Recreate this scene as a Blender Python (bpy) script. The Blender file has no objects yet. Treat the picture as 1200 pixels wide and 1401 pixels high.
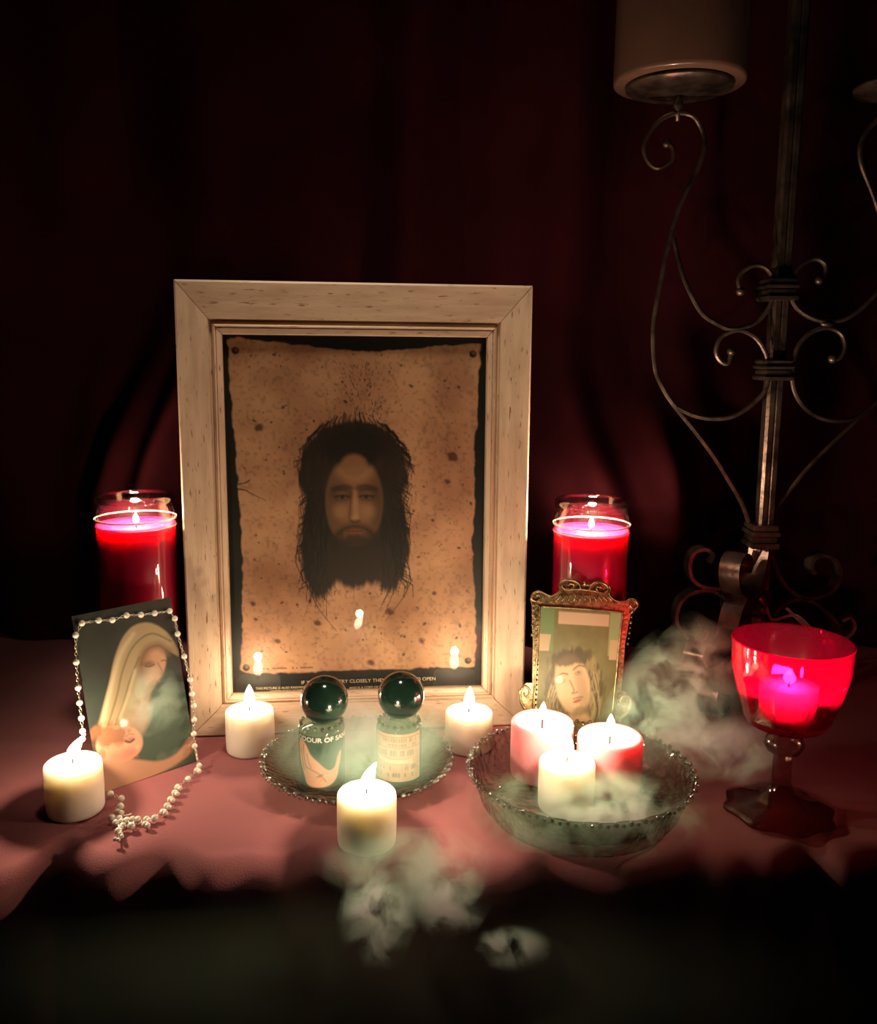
import bpy, bmesh, math, random
import numpy as np
from mathutils import Vector, Matrix, noise as mnoise
PI = math.pi
random.seed(7); np.random.seed(7)
SC = bpy.context.scene
COL = SC.collection

# ------------------------------------------------------------------ camera, world, exposure
CP, CR, CH, CF = 0.1754, 0.0095, 0.3073, 1200.0          # pitch down, roll, height over the table, focal length in px
cam = bpy.data.cameras.new('camera'); camo = bpy.data.objects.new('camera', cam); COL.objects.link(camo)
cam.sensor_fit = 'HORIZONTAL'; cam.sensor_width = 36; cam.lens = 36 * CF / 1200; cam.clip_start = 0.01; cam.clip_end = 20
camo.location = (0, 0, CH)
camo.rotation_euler = (Matrix.Rotation(PI/2 - CP, 3, 'X') @ Matrix.Rotation(CR, 3, 'Z')).to_euler()
SC.camera = camo
SC.view_settings.view_transform = 'Standard'; SC.view_settings.look = 'None'
SC.view_settings.gamma = 1; SC.view_settings.use_curve_mapping = False
SC.view_settings.exposure = 0.35
w = bpy.data.worlds.new('world'); SC.world = w; w.use_nodes = True
w.node_tree.nodes['Background'].inputs[0].default_value = (0.55, 0.75, 1, 1)
w.node_tree.nodes['Background'].inputs[1].default_value = 0.0012
FLAME = 0.27         # watts of one white candle flame
FLAME_COL = (1.0, 0.77, 0.50)
SC.cycles.use_denoising = True
SC.cycles.max_bounces = 14; SC.cycles.transparent_max_bounces = 24; SC.cycles.volume_bounces = 2
SC.cycles.volume_step_rate = 0.3; SC.cycles.volume_max_steps = 256
SC.cycles.sample_clamp_indirect = 3.0
def lamp(name, kind, loc, power, col, rad=0.01, parent=None):
    l = bpy.data.lights.new(name, kind); l.energy = power; l.color = col
    if kind in ('POINT', 'SPOT'): l.shadow_soft_size = rad
    o = bpy.data.objects.new(name, l); COL.objects.link(o); o.location = loc
    if parent: o.parent = parent
    return o
# added unseen fill spot above the table, to brighten the upper picture frame
ro = lamp('frame_fill_spot', 'SPOT', (-0.06, 0.53, 0.84), 8.0, (1.0, 0.80, 0.58), 0.05)
ro.data.spot_size = math.radians(46); ro.data.spot_blend = 0.7
ro.rotation_euler = (Vector((-0.05, 0.73, 0.15)) - ro.location).to_track_quat('-Z', 'Y').to_euler()

# ------------------------------------------------------------------ measuring
def ray(px, py):
    a, b = px - 600.0, py - 700.5
    X = (a*math.cos(CR) + b*math.sin(CR)) / CF; Y = (-a*math.sin(CR) + b*math.cos(CR)) / CF
    return Vector((X, math.cos(CP) - Y*math.sin(CP), -math.sin(CP) - Y*math.cos(CP)))
def T(px, py, h=0.0):                    # the point at height h
    d = ray(px, py); return Vector((0, 0, CH)) + d * ((h - CH) / d.z)
def Q(px, py, y):                        # the point on the upright plane at depth y
    d = ray(px, py); return Vector((0, 0, CH)) + d * (y / d.y)
def onplane(px, py, o, n):
    d = ray(px, py); c = Vector((0, 0, CH)); return c + d * ((o - c).dot(n) / d.dot(n))

# ------------------------------------------------------------------ object helpers
def tag(o, label=None, cat=None, group=None, kind=None):
    if label: o['label'] = label
    if cat: o['category'] = cat
    if group: o['group'] = group
    if kind: o['kind'] = kind
    return o
def empty(name, loc=(0, 0, 0), rz=0):
    o = bpy.data.objects.new(name, None); o.empty_display_size = 0.02
    COL.objects.link(o); o.location = loc; o.rotation_euler = (0, 0, rz); return o
def link(name, me, mat=None, parent=None, smooth=True):
    if mat is not None and not me.materials: me.materials.append(mat)
    if smooth is True: me.polygons.foreach_set('use_smooth', [True]*len(me.polygons))
    o = bpy.data.objects.new(name, me); COL.objects.link(o)
    if parent: o.parent = parent
    return o
def from_bm(name, bm, mat, parent=None, smooth=True, autosmooth=None):
    bmesh.ops.recalc_face_normals(bm, faces=bm.faces)
    me = bpy.data.meshes.new(name); bm.to_mesh(me); bm.free()
    o = link(name, me, mat, parent, smooth)
    if autosmooth is not None:
        me.set_sharp_from_angle(angle=math.radians(autosmooth))
    return o
def lathe(bm, prof, n=48, c=(0, 0, 0), rfun=None):
    rings = []
    for (r, z) in prof:
        if r < 1e-6: rings.append([bm.verts.new((c[0], c[1], c[2]+z))]); continue
        ring = []
        for i in range(n):
            a = 2*PI*i/n; rr = r if rfun is None else rfun(r, z, a)
            ring.append(bm.verts.new((c[0]+rr*math.cos(a), c[1]+rr*math.sin(a), c[2]+z)))
        rings.append(ring)
    for A, B in zip(rings, rings[1:]):
        if len(A) == 1 and len(B) == 1: continue
        for i in range(n):
            j = (i+1) % n
            if len(A) == 1: bm.faces.new((A[0], B[j], B[i]))
            elif len(B) == 1: bm.faces.new((A[i], A[j], B[0]))
            else: bm.faces.new((A[i], A[j], B[j], B[i]))
    return bm
def smooth_pts(P, k=6):
    P = [Vector(p) for p in P]; out = []
    for i in range(len(P)-1):
        p0 = P[max(i-1, 0)]; p1 = P[i]; p2 = P[i+1]; p3 = P[min(i+2, len(P)-1)]
        for j in range(k):
            t = j/k
            out.append(0.5*((2*p1)+(p2-p0)*t+(2*p0-5*p1+4*p2-p3)*t*t+(3*p1-p0-3*p2+p3)*t**3))
    out.append(P[-1]); return out
def tube(bm, pts, r, n=8, wide=None, side=None, cap=True):
    """a rod along pts; radius a number or list; wide+side make a flat strap whose breadth runs along side"""
    pts = [Vector(p) for p in pts]; N = len(pts); rings = []
    prev = None
    for i, p in enumerate(pts):
        t = (pts[min(i+1, N-1)] - pts[max(i-1, 0)])
        if t.length < 1e-9: t = Vector((0, 0, 1))
        t.normalize()
        if side is not None: u = side - t*side.dot(t)
        elif prev is None: u = t.orthogonal()
        else: u = prev - t*prev.dot(t)
        if u.length < 1e-6: u = t.orthogonal()
        u.normalize(); prev = u; v = t.cross(u)
        rr = r[i] if isinstance(r, (list, tuple)) else r
        if wide is not None:
            ww = wide/2; q = [(-ww, -rr), (ww, -rr), (ww, rr), (-ww, rr)]
            rings.append([bm.verts.new(p+u*a+v*b) for a, b in q])
        else:
            rings.append([bm.verts.new(p+(u*math.cos(2*PI*k/n)+v*math.sin(2*PI*k/n))*rr) for k in range(n)])
    m = len(rings[0])
    for A, B in zip(rings, rings[1:]):
        for k in range(m): bm.faces.new((A[k], A[(k+1) % m], B[(k+1) % m], B[k]))
    if cap:
        bm.faces.new(rings[0][::-1]); bm.faces.new(rings[-1])
    return bm
def box(bm, x0, x1, y0, y1, z0, z1, bev=0.0):
    r = bmesh.ops.create_cube(bm, size=1)
    for v in r['verts']:
        v.co = Vector(((x0+x1)/2+v.co.x*(x1-x0), (y0+y1)/2+v.co.y*(y1-y0), (z0+z1)/2+v.co.z*(z1-z0)))
    if bev:
        es = list({e for v in r['verts'] for e in v.link_edges})
        bmesh.ops.bevel(bm, geom=es, offset=bev, segments=2, affect='EDGES')
    return bm
def ball(bm, c, r, seg=16, rings=10, s=(1, 1, 1)):
    q = bmesh.ops.create_uvsphere(bm, u_segments=seg, v_segments=rings, radius=r)
    for v in q['verts']: v.co = Vector((v.co.x*s[0], v.co.y*s[1], v.co.z*s[2])) + Vector(c)
    return bm
def copy_tree(o, parent=None):
    c = o.copy(); COL.objects.link(c)
    if parent: c.parent = parent
    for ch in list(o.children): copy_tree(ch, c)
    return c

# ------------------------------------------------------------------ materials
def nodes(name):
    m = bpy.data.materials.new(name); m.use_nodes = True; nt = m.node_tree; nt.nodes.clear()
    out = nt.nodes.new('ShaderNodeOutputMaterial'); return m, nt, out
def N(nt, t, **k):
    n = nt.nodes.new('ShaderNode'+t)
    for a, b in k.items():
        if a.startswith('i_'): n.inputs[a[2:].replace('_', ' ')].default_value = b
        else: setattr(n, a, b)
    return n
def principled(name, col, rough=0.5, metal=0.0, col2=None, scale=30, bump=0.0, bscale=None, detail=4, stretch=(1, 1, 1), **kw):
    m, nt, out = nodes(name); p = N(nt, 'BsdfPrincipled'); nt.links.new(p.outputs[0], out.inputs[0])
    p.inputs['Roughness'].default_value = rough; p.inputs['Metallic'].default_value = metal
    p.inputs['Base Color'].default_value = (*col, 1)
    for k, v in kw.items(): p.inputs[k].default_value = v
    tc = N(nt, 'TexCoord'); mp = N(nt, 'Mapping'); mp.inputs['Scale'].default_value = stretch
    nt.links.new(tc.outputs['Object'], mp.inputs[0])
    if col2:
        n = N(nt, 'TexNoise'); n.inputs['Scale'].default_value = scale; n.inputs['Detail'].default_value = detail
        nt.links.new(mp.outputs[0], n.inputs[0]); r = N(nt, 'ValToRGB')
        r.color_ramp.elements[0].position = 0.35; r.color_ramp.elements[1].position = 0.65
        r.color_ramp.elements[0].color = (*col2, 1); r.color_ramp.elements[1].color = (*col, 1)
        nt.links.new(n.outputs[0], r.inputs[0]); nt.links.new(r.outputs[0], p.inputs['Base Color'])
    if bump:
        n = N(nt, 'TexNoise'); n.inputs['Scale'].default_value = bscale or scale; n.inputs['Detail'].default_value = 6
        nt.links.new(mp.outputs[0], n.inputs[0]); b = N(nt, 'Bump'); b.inputs['Strength'].default_value = bump
        b.inputs['Distance'].default_value = 0.001
        nt.links.new(n.outputs[0], b.inputs['Height']); nt.links.new(b.outputs[0], p.inputs['Normal'])
    return m
def clear_glass(name, tint, edge, ior=1.5, rough=0.03, bump=0.0, bscale=150, body=None, bodyamt=0.0, glow=None, base_refl=0.03):
    """thin-walled glass: tinted transparent (darker where seen edge-on, as thick glass is), mirror by fresnel"""
    m, nt, out = nodes(name); L = nt.links.new
    lw = N(nt, 'LayerWeight'); lw.inputs['Blend'].default_value = 0.35
    mixc = N(nt, 'MixRGB'); mixc.inputs[1].default_value = (*tint, 1); mixc.inputs[2].default_value = (*edge, 1)
    L(lw.outputs['Facing'], mixc.inputs[0])
    tr = N(nt, 'BsdfTransparent'); L(mixc.outputs[0], tr.inputs[0])
    base = tr
    if body:
        tl = N(nt, 'BsdfTranslucent'); tl.inputs[0].default_value = (*body, 1)
        df = N(nt, 'BsdfDiffuse'); df.inputs[0].default_value = (*body, 1)
        mm = N(nt, 'MixShader'); mm.inputs[0].default_value = 0.04; L(tl.outputs[0], mm.inputs[1]); L(df.outputs[0], mm.inputs[2])
        mb = N(nt, 'MixShader'); mb.inputs[0].default_value = bodyamt; L(tr.outputs[0], mb.inputs[1]); L(mm.outputs[0], mb.inputs[2])
        base = mb
    gl = N(nt, 'BsdfGlossy'); gl.inputs['Roughness'].default_value = rough
    fr = N(nt, 'LayerWeight'); fr.inputs['Blend'].default_value = .5      # Schlick, the same from both sides of the wall
    pw = N(nt, 'Math', operation='POWER'); pw.inputs[1].default_value = 5; L(fr.outputs['Facing'], pw.inputs[0])
    ad = N(nt, 'Math', operation='MULTIPLY_ADD'); ad.inputs[1].default_value = .85; ad.inputs[2].default_value = base_refl+.04; ad.use_clamp = True
    L(pw.outputs[0], ad.inputs[0])
    mx = N(nt, 'MixShader'); L(ad.outputs[0], mx.inputs[0]); L(base.outputs[0], mx.inputs[1]); L(gl.outputs[0], mx.inputs[2])
    L(mx.outputs[0], out.inputs[0])
    if bump:
        tc = N(nt, 'TexCoord'); n = N(nt, 'TexVoronoi'); n.inputs['Scale'].default_value = bscale
        L(tc.outputs['Object'], n.inputs[0]); b = N(nt, 'Bump'); b.inputs['Strength'].default_value = bump; b.inputs['Distance'].default_value = 0.002
        L(n.outputs[0], b.inputs['Height']); L(b.outputs[0], gl.inputs['Normal']); L(b.outputs[0], fr.inputs['Normal'])
    return m
def wax(name, col, sss, scale=0.012, rough=0.45):
    return principled(name, col, rough, **{'Subsurface Weight': 1.0, 'Subsurface Radius': sss, 'Subsurface Scale': scale, 'Specular IOR Level': 0.4})
def painted(name, rough=0.6, coat=0.0, grain=0.0):
    m, nt, out = nodes(name); p = N(nt, 'BsdfPrincipled'); nt.links.new(p.outputs[0], out.inputs[0])
    a = N(nt, 'Attribute'); a.attribute_name = 'paint'; nt.links.new(a.outputs['Color'], p.inputs['Base Color'])
    p.inputs['Roughness'].default_value = rough; p.inputs['Coat Weight'].default_value = coat
    return m

def frame_wood(name):
    m, nt, out = nodes(name); L = nt.links.new
    p = N(nt, 'BsdfPrincipled'); L(p.outputs[0], out.inputs[0]); p.inputs['Roughness'].default_value = 0.5
    tc = N(nt, 'TexCoord'); mp = N(nt, 'Mapping'); mp.inputs['Scale'].default_value = (14, 90, 90); L(tc.outputs['Object'], mp.inputs[0])
    n = N(nt, 'TexNoise'); n.inputs['Scale'].default_value = 1.6; n.inputs['Detail'].default_value = 6; L(mp.outputs[0], n.inputs[0])
    r = N(nt, 'ValToRGB'); e = r.color_ramp.elements
    e[0].position = .3; e[0].color = (.48, .32, .22, 1); e[1].position = .6; e[1].color = (.62, .44, .31, 1); L(n.outputs[0], r.inputs[0])
    # short dark pores running with the grain
    mp2 = N(nt, 'Mapping'); mp2.inputs['Scale'].default_value = (90, 700, 700); L(tc.outputs['Object'], mp2.inputs[0])
    n2 = N(nt, 'TexNoise'); n2.inputs['Scale'].default_value = 1; n2.inputs['Detail'].default_value = 2; L(mp2.outputs[0], n2.inputs[0])
    r2 = N(nt, 'ValToRGB'); e = r2.color_ramp.elements; e[0].position = .27; e[0].color = (.38, .25, .15, 1); e[1].position = .36; e[1].color = (1, 1, 1, 1)
    L(n2.outputs[0], r2.inputs[0])
    mu = N(nt, 'MixRGB', blend_type='MULTIPLY'); mu.inputs[0].default_value = 1; L(r.outputs[0], mu.inputs[1]); L(r2.outputs[0], mu.inputs[2])
    L(mu.outputs[0], p.inputs['Base Color'])
    b = N(nt, 'Bump'); b.inputs['Strength'].default_value = .25; b.inputs['Distance'].default_value = .0006; L(n2.outputs[0], b.inputs['Height']); L(b.outputs[0], p.inputs['Normal'])
    return m

def fabric(name, c1, c2, sheen, sheen_tint, weave=900, rough=.85, scale=9, spec=.15):
    m, nt, out = nodes(name); L = nt.links.new
    p = N(nt, 'BsdfPrincipled'); L(p.outputs[0], out.inputs[0]); p.inputs['Roughness'].default_value = rough
    p.inputs['Specular IOR Level'].default_value = spec
    p.inputs['Sheen Weight'].default_value = sheen; p.inputs['Sheen Roughness'].default_value = .45; p.inputs['Sheen Tint'].default_value = (*sheen_tint, 1)
    tc = N(nt, 'TexCoord'); n = N(nt, 'TexNoise'); n.inputs['Scale'].default_value = scale; n.inputs['Detail'].default_value = 5; L(tc.outputs['Object'], n.inputs[0])
    r = N(nt, 'ValToRGB'); e = r.color_ramp.elements; e[0].position = .35; e[0].color = (*c1, 1); e[1].position = .65; e[1].color = (*c2, 1)
    L(n.outputs[0], r.inputs[0]); L(r.outputs[0], p.inputs['Base Color'])
    n2 = N(nt, 'TexNoise'); n2.inputs['Scale'].default_value = weave; n2.inputs['Detail'].default_value = 3; L(tc.outputs['Object'], n2.inputs[0])
    b = N(nt, 'Bump'); b.inputs['Strength'].default_value = .3; b.inputs['Distance'].default_value = .0008; L(n2.outputs[0], b.inputs['Height']); L(b.outputs[0], p.inputs['Normal'])
    return m

M = {}
M['cream_wax'] = wax('cream_wax', (.83, .785, .68), (1.0, .98, .95), .012)
M['tea_wax'] = wax('tea_wax', (.92, .86, .80), (1, .9, .8), .05)
M['pink_wax'] = wax('pink_wax', (.84, .33, .37), (1.0, .6, .6), .012)
M['red_wax'] = wax('red_wax', (.60, .010, .085), (1.0, .15, .3), .022, .35)
M['brown_wax'] = principled('brown_wax', (.17, .09, .065), .25, col2=(.13, .065, .045), scale=8, **{'Coat Weight': .6, 'Coat Roughness': .12})
M['wick'] = principled('wick', (.02, .015, .012), .9)
M['frame_wood'] = frame_wood('frame_wood')
M['black_card'] = principled('black_card', (.008, .008, .007), .6)
M['gilt_letter'] = principled('gilt_letter', (.80, .66, .42), .5)
M['white_letter'] = principled('white_letter', (.80, .78, .68), .5)
M['iron'] = principled('iron', (.17, .12, .10), .36, .8, col2=(.05, .034, .028), scale=60, bump=.35, bscale=220)
M['brass'] = principled('brass', (.42, .33, .17), .33, .9, col2=(.16, .12, .06), scale=220, bump=.5, bscale=500)
M['pearl'] = principled('pearl', (.80, .76, .66), .18, .15, **{'Coat Weight': .8, 'Coat Roughness': .08})
M['silver'] = principled('silver', (.62, .58, .48), .3, .95)
M['black_ball'] = principled('green_black_ball', (.012, .035, .022), .13, col2=(.005, .014, .010), scale=45, **{'Coat Weight': .7, 'Coat Roughness': .06})
M['bottle_glass'] = clear_glass('bottle_glass', (.90, .95, .90), (.55, .66, .58))
M['jar_glass'] = clear_glass('jar_glass', (.94, .91, .90), (.72, .62, .60), base_refl=.05)
M['pane'] = clear_glass('pane', (.97, .97, .96), (.9, .9, .88), base_refl=-.01, rough=.015)
M['dish_glass'] = clear_glass('dish_glass', (.80, .84, .79), (.30, .36, .30), bump=.9, bscale=190, base_refl=.05)
M['goblet_glass'] = clear_glass('goblet_glass', (.76, .04, .17), (.20, .0, .04), body=(.95, .01, .16), bodyamt=.11, base_refl=.05, rough=.06)
M['stem_glass'] = clear_glass('stem_glass', (.86, .66, .64), (.40, .22, .20), base_refl=.03)
M['cloth'] = fabric('rose_cloth', (.31, .105, .115), (.37, .130, .135), .10, (1, .55, .55))
M['curtain'] = fabric('maroon_velvet', (.013, .0022, .0032), (.024, .0042, .0062), .0, (.9, .25, .3), spec=0.0, weave=500, scale=5)
M['dark_wood'] = principled('dark_wood', (.05, .03, .02), .5, col2=(.03, .02, .012), scale=20, stretch=(1, 12, 12))
M['plaster'] = principled('plaster', (.10, .085, .08), .9, col2=(.085, .07, .065), scale=6)
M['boards'] = principled('floor_boards', (.06, .04, .03), .6, col2=(.04, .028, .02), scale=10, stretch=(1, 8, 1))

def flame_mat(name, power, core, rim, strength):
    m, nt, out = nodes(name); L = nt.links.new
    lw = N(nt, 'LayerWeight'); lw.inputs['Blend'].default_value = .3
    c = N(nt, 'MixRGB'); c.inputs[1].default_value = (*core, 1); c.inputs[2].default_value = (*rim, 1); L(lw.outputs['Facing'], c.inputs[0])
    em = N(nt, 'Emission'); em.inputs[1].default_value = strength; L(c.outputs[0], em.inputs[0])
    tr = N(nt, 'BsdfTransparent'); a = N(nt, 'AddShader'); L(em.outputs[0], a.inputs[0]); L(tr.outputs[0], a.inputs[1]); L(a.outputs[0], out.inputs[0])
    return m
M['tea_flame'] = flame_mat('tea_flame', 1, (1, .86, .70), (1, .6, .4), 60.0)
M['flame'] = flame_mat('flame', 1, (1, .86, .62), (1, .50, .18), 9.0)

# ------------------------------------------------------------------ the setting
def build_setting():
    bm = bmesh.new(); box(bm, -2, 2, -1.2, 1.3, -.80, -.75); tag(from_bm('floor', bm, M['boards'], smooth=False), kind='structure')
    bm = bmesh.new(); box(bm, -2, 2, 1.10, 1.16, -.75, 1.6); tag(from_bm('wall_back', bm, M['plaster'], smooth=False), kind='structure')
build_setting()

# table under the cloth
tb = tag(empty('table', (0, .72, -.75)), 'low table hidden beneath the rose cloth', 'table')
bm = bmesh.new(); box(bm, -.74, .84, -.195, .29, .715, .745, .003); from_bm('table_top', bm, M['dark_wood'], tb)
for x in (-.70, .80):
    for y in (-.16, .26):
        bm = bmesh.new(); box(bm, x-.025, x+.025, y-.025, y+.025, 0, .715, .002); from_bm('leg', bm, M['dark_wood'], tb)

# rose cloth: flat top, uneven rounded front edge, folds falling in front
EDGE = [(-120, 1190), (-40, 1222), (0, 1208), (37, 1179), (75, 1162), (100, 1177), (133, 1198), (167, 1186), (225, 1170), (271, 1199), (333, 1190), (383, 1198),
        (420, 1172), (445, 1176), (487, 1193), (550, 1186), (613, 1193), (660, 1197), (707, 1197), (750, 1180), (800, 1184), (867, 1194), (967, 1172), (1000, 1188),
        (1040, 1180), (1067, 1190), (1120, 1164), (1167, 1188), (1230, 1170), (1300, 1195), (1380, 1175)]
_e = sorted([(T(a, b).x, T(a, b).y) for a, b in EDGE])
ex = np.array([a for a, _ in _e]); ey = np.array([b for _, b in _e])
def edge_y(x):
    if x < ex[0]: return ey[0] + .008*math.sin(60*(x-ex[0]))
    if x > ex[-1]: return ey[-1] + .008*math.sin(60*(x-ex[-1]))
    d = np.linspace(-.022, .022, 23); wt = np.exp(-(d/.0088)**2)
    v_ = float((np.interp(x+d, ex, ey)*wt).sum()/wt.sum()); return .489+(v_-.489)*1.1
def build_cloth():
    X0, X1 = -.76, .86; nx = 540
    us = list(np.linspace(0, 1, 60)); verts = []; faces = []
    prof_n = 60 + 10 + 44
    for i in range(nx+1):
        x = X0 + (X1-X0)*i/nx; e = edge_y(x) + .006
        off = (e - .482)
        for j in range(60):
            t = j/59; y = 1.02 + (e + .020 - 1.02)*(t**.8)
            z = .0006*mnoise.noise((x*14, y*14, 2.0)) + .0016*max(0, t-.8)*5*mnoise.noise((x*20, y*9, 7.3))
            z -= .0012*max(0, (t-.9)*10)**2
            if t < .75: z *= .5
            verts.append((x, y, z))
        for j in range(1, 11):                    # the rounded edge
            a = PI/2*j/10; verts.append((x, e + .020 - .020*math.sin(a) , -.0012 - .016*(1-math.cos(a))))
        for j in range(1, 45):                    # the drop; folds swing out as they fall
            t = j/44; d = .48*t**1.15
            q = t*t; f = off*math.exp(-t*6) + .028*(1-math.exp(-t*22)) + (.014*math.sin(x*38+1.3) + .010*math.sin(x*17+.4))*q + .004*t*mnoise.noise((x*12, t*4, 1))
            base = .482 - .008
            verts.append((x, base + f - .004*t, -.0172 - d))
        # keep the first drop rows on the edge line
    H = prof_n
    V = np.array(verts).reshape(nx+1, H, 3)
    for i in range(nx+1):
        e = V[i, 69, 1]
        for j in range(70, H):
            t = (j-69)/2.5
            if t < 1: V[i, j, 1] = e*(1-t) + V[i, j, 1]*t
    for i in range(nx):
        for j in range(H-1):
            a = i*H+j; faces.append((a, a+1, a+H+1, a+H))
    me = bpy.data.meshes.new('tablecloth'); me.from_pydata(V.reshape(-1, 3).tolist(), [], faces); me.update()
    o = link('tablecloth', me, M['cloth']); md = o.modifiers.new('thick', 'SOLIDIFY'); md.thickness = .0012; md.offset = -1
    me.flip_normals() if me.polygons[0].normal.z < 0 else None
    return o
tag(build_cloth(), 'dusty rose cloth spread over the table, its front falling in dark folds', 'tablecloth')

def build_curtain():
    nx, nz = 520, 130; X0, X1 = -.95, 1.15; verts = []; faces = []
    for i in range(nx+1):
        x = X0 + (X1-X0)*i/nx
        for j in range(nz+1):
            z = .001 + 1.25*j/nz
            ph = 2.0*mnoise.noise((x*2.2, z*.9, 0))
            y = .925 + .016*math.sin(x*34+ph*2.2) + .010*math.sin(x*61+1+ph*3) + .012*mnoise.noise((x*5, z*2.6, 4.0)) + .006*mnoise.noise((x*16, z*9, 9.0))
            # the cloth is gathered forward just behind the two tall jars
            y -= .140*math.exp(-((x-.17-.15*(z-.2))/.10)**2)*math.exp(-((z-.17)/.11)**2)*(1+.12*math.sin(x*95+z*30))
            y -= .150*math.exp(-((x+.27-.25*(z-.2))/.07)**2)*math.exp(-((z-.20)/.13)**2)*(1+.12*math.sin(x*110-z*35))
            y += .006*mnoise.noise((x*9, z*26, 3.0))*math.exp(-((z-.2)/.2)**2)
            verts.append((x, y, z))
    for i in range(nx):
        for j in range(nz):
            a = i*(nz+1)+j; faces.append((a, a+nz+1, a+nz+2, a+1))
    me = bpy.data.meshes.new('curtain'); me.from_pydata(verts, [], faces); me.update()
    return link('curtain', me, M['curtain'])
tag(build_curtain(), 'dark maroon velvet curtain hanging in folds behind the table', 'curtain')

# ------------------------------------------------------------------ painting flat prints
class Paint:
    def __init__(s, w, h, asp, base):
        s.w, s.h = w, h; u = (np.arange(w)+.0)/(w-1); v = (np.arange(h)+.0)/(h-1)
        s.u, s.v = np.meshgrid(u, v); s.asp = asp           # asp = height / width of the sheet; v measured in widths when drawing
        s.c = np.ones((h, w, 3))*np.array(base)
    def noise(s, sx, sy, seed, oct=3):
        rs = np.random.RandomState(seed); o = np.zeros((s.h, s.w)); amp = 1; tot = 0
        for k in range(oct):
            gx, gy = int(sx*2**k)+2, int(sy*2**k)+2; g = rs.rand(gy, gx)
            X = s.u*(gx-1.001); Y = s.v*(gy-1.001); i = X.astype(int); j = Y.astype(int); fx = X-i; fy = Y-j
            fx = fx*fx*(3-2*fx); fy = fy*fy*(3-2*fy)
            o += amp*((g[j, i]*(1-fx)+g[j, i+1]*fx)*(1-fy)+(g[j+1, i]*(1-fx)+g[j+1, i+1]*fx)*fy); tot += amp; amp *= .5
        return o/tot
    def put(s, m, col, a=1.0):
        m = np.clip(m*a, 0, 1)[..., None]; s.c = s.c*(1-m) + np.array(col)*m
    def ell(s, cx, cy, rx, ry, ang=0, soft=.15, dist=None):
        dx = s.u-cx; dy = (s.v-cy)*s.asp; ca, sa = math.cos(ang), math.sin(ang)
        X = dx*ca+dy*sa; Y = -dx*sa+dy*ca; d = np.sqrt((X/rx)**2+(Y/ry)**2)
        if dist is not None: d = d + dist
        t = np.clip((1+soft-d)/(2*soft), 0, 1); return t*t*(3-2*t)
    def poly(s, P, soft=.004, warp=None, sm=0):
        P = [Vector((a, b*s.asp, 0)) for a, b in P]
        if sm: P = smooth_pts(P + [P[0]], sm)[:-1]
        x = s.u + (0 if warp is None else warp); y = s.v*s.asp + (0 if warp is None else warp)
        ins = np.zeros_like(x, bool); dmin = np.full_like(x, 9.)
        for i in range(len(P)):
            ax, ay = P[i][0], P[i][1]; bx, by = P[(i+1) % len(P)][0], P[(i+1) % len(P)][1]
            if ay != by:
                c = ((ay > y) != (by > y)) & (x < (bx-ax)*(y-ay)/(by-ay)+ax); ins ^= c
            L2 = (bx-ax)**2+(by-ay)**2+1e-12; t = np.clip(((x-ax)*(bx-ax)+(y-ay)*(by-ay))/L2, 0, 1)
            dmin = np.minimum(dmin, np.hypot(x-ax-t*(bx-ax), y-ay-t*(by-ay)))
        sd = np.where(ins, dmin, -dmin); return np.clip(.5+sd/(2*soft), 0, 1)
    def line(s, P, wd, soft=None, sm=0, taper=False):
        P = [Vector((a, b*s.asp, 0)) for a, b in P]
        if sm: P = smooth_pts(P, sm)
        x = s.u; y = s.v*s.asp; best = np.zeros_like(x); n = len(P)-1
        x0 = min(p.x for p in P)-.05; x1 = max(p.x for p in P)+.05
        for i in range(n):
            ax, ay = P[i][0], P[i][1]; bx, by = P[i+1][0], P[i+1][1]
            L2 = (bx-ax)**2+(by-ay)**2+1e-12; t = np.clip(((x-ax)*(bx-ax)+(y-ay)*(by-ay))/L2, 0, 1)
            d = np.hypot(x-ax-t*(bx-ax), y-ay-t*(by-ay)); ww = wd*(1-.8*i/n) if taper else wd
            sf = soft or ww*.6; best = np.maximum(best, np.clip((ww+sf-d)/(2*sf), 0, 1))
        return best
def print_mesh(name, P, mp, mat, parent=None):
    """a grid carrying the print as a colour attribute; mp(u, v) -> position, v runs down"""
    w_, h_ = P.w, P.h; U = P.u.ravel(); Vv = P.v.ravel()
    verts = [mp(a, b) for a, b in zip(U, Vv)]
    i = np.arange(w_-1)[None, :] + np.arange(h_-1)[:, None]*w_; i = i.ravel()
    faces = np.stack([i, i+w_, i+w_+1, i+1], 1).tolist()
    me = bpy.data.meshes.new(name); me.from_pydata(verts, [], faces); me.update()
    at = me.color_attributes.new('paint', 'FLOAT_COLOR', 'POINT')
    c = np.ones((h_, w_, 4)); c[..., :3] = np.clip(P.c, 0, 1); at.data.foreach_set('color', c.ravel())
    return link(name, me, mat, parent)
def srgb(r, g, b): return tuple(((x/255+.055)/1.055)**2.4 if x > 10 else x/255/12.92 for x in (r, g, b))

def text_mesh(body, size, mp, name, mat, parent, align='LEFT', shear=0.0, extrude=0.0, wdth=1.0, bold=0.0):
    cu = bpy.data.curves.new('t', 'FONT'); cu.body = body; cu.size = size; cu.align_x = align; cu.extrude = extrude; cu.shear = shear; cu.offset = bold
    cu.resolution_u = 3
    o = bpy.data.objects.new('t', cu); COL.objects.link(o); dg = bpy.context.evaluated_depsgraph_get()
    me = bpy.data.meshes.new_from_object(o.evaluated_get(dg)); bpy.data.objects.remove(o); bpy.data.curves.remove(cu)
    for v in me.vertices: v.co = mp(v.co.x*wdth, v.co.y, v.co.z)
    me.name = name
    return link(name, me, mat, parent, smooth=False)

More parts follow.
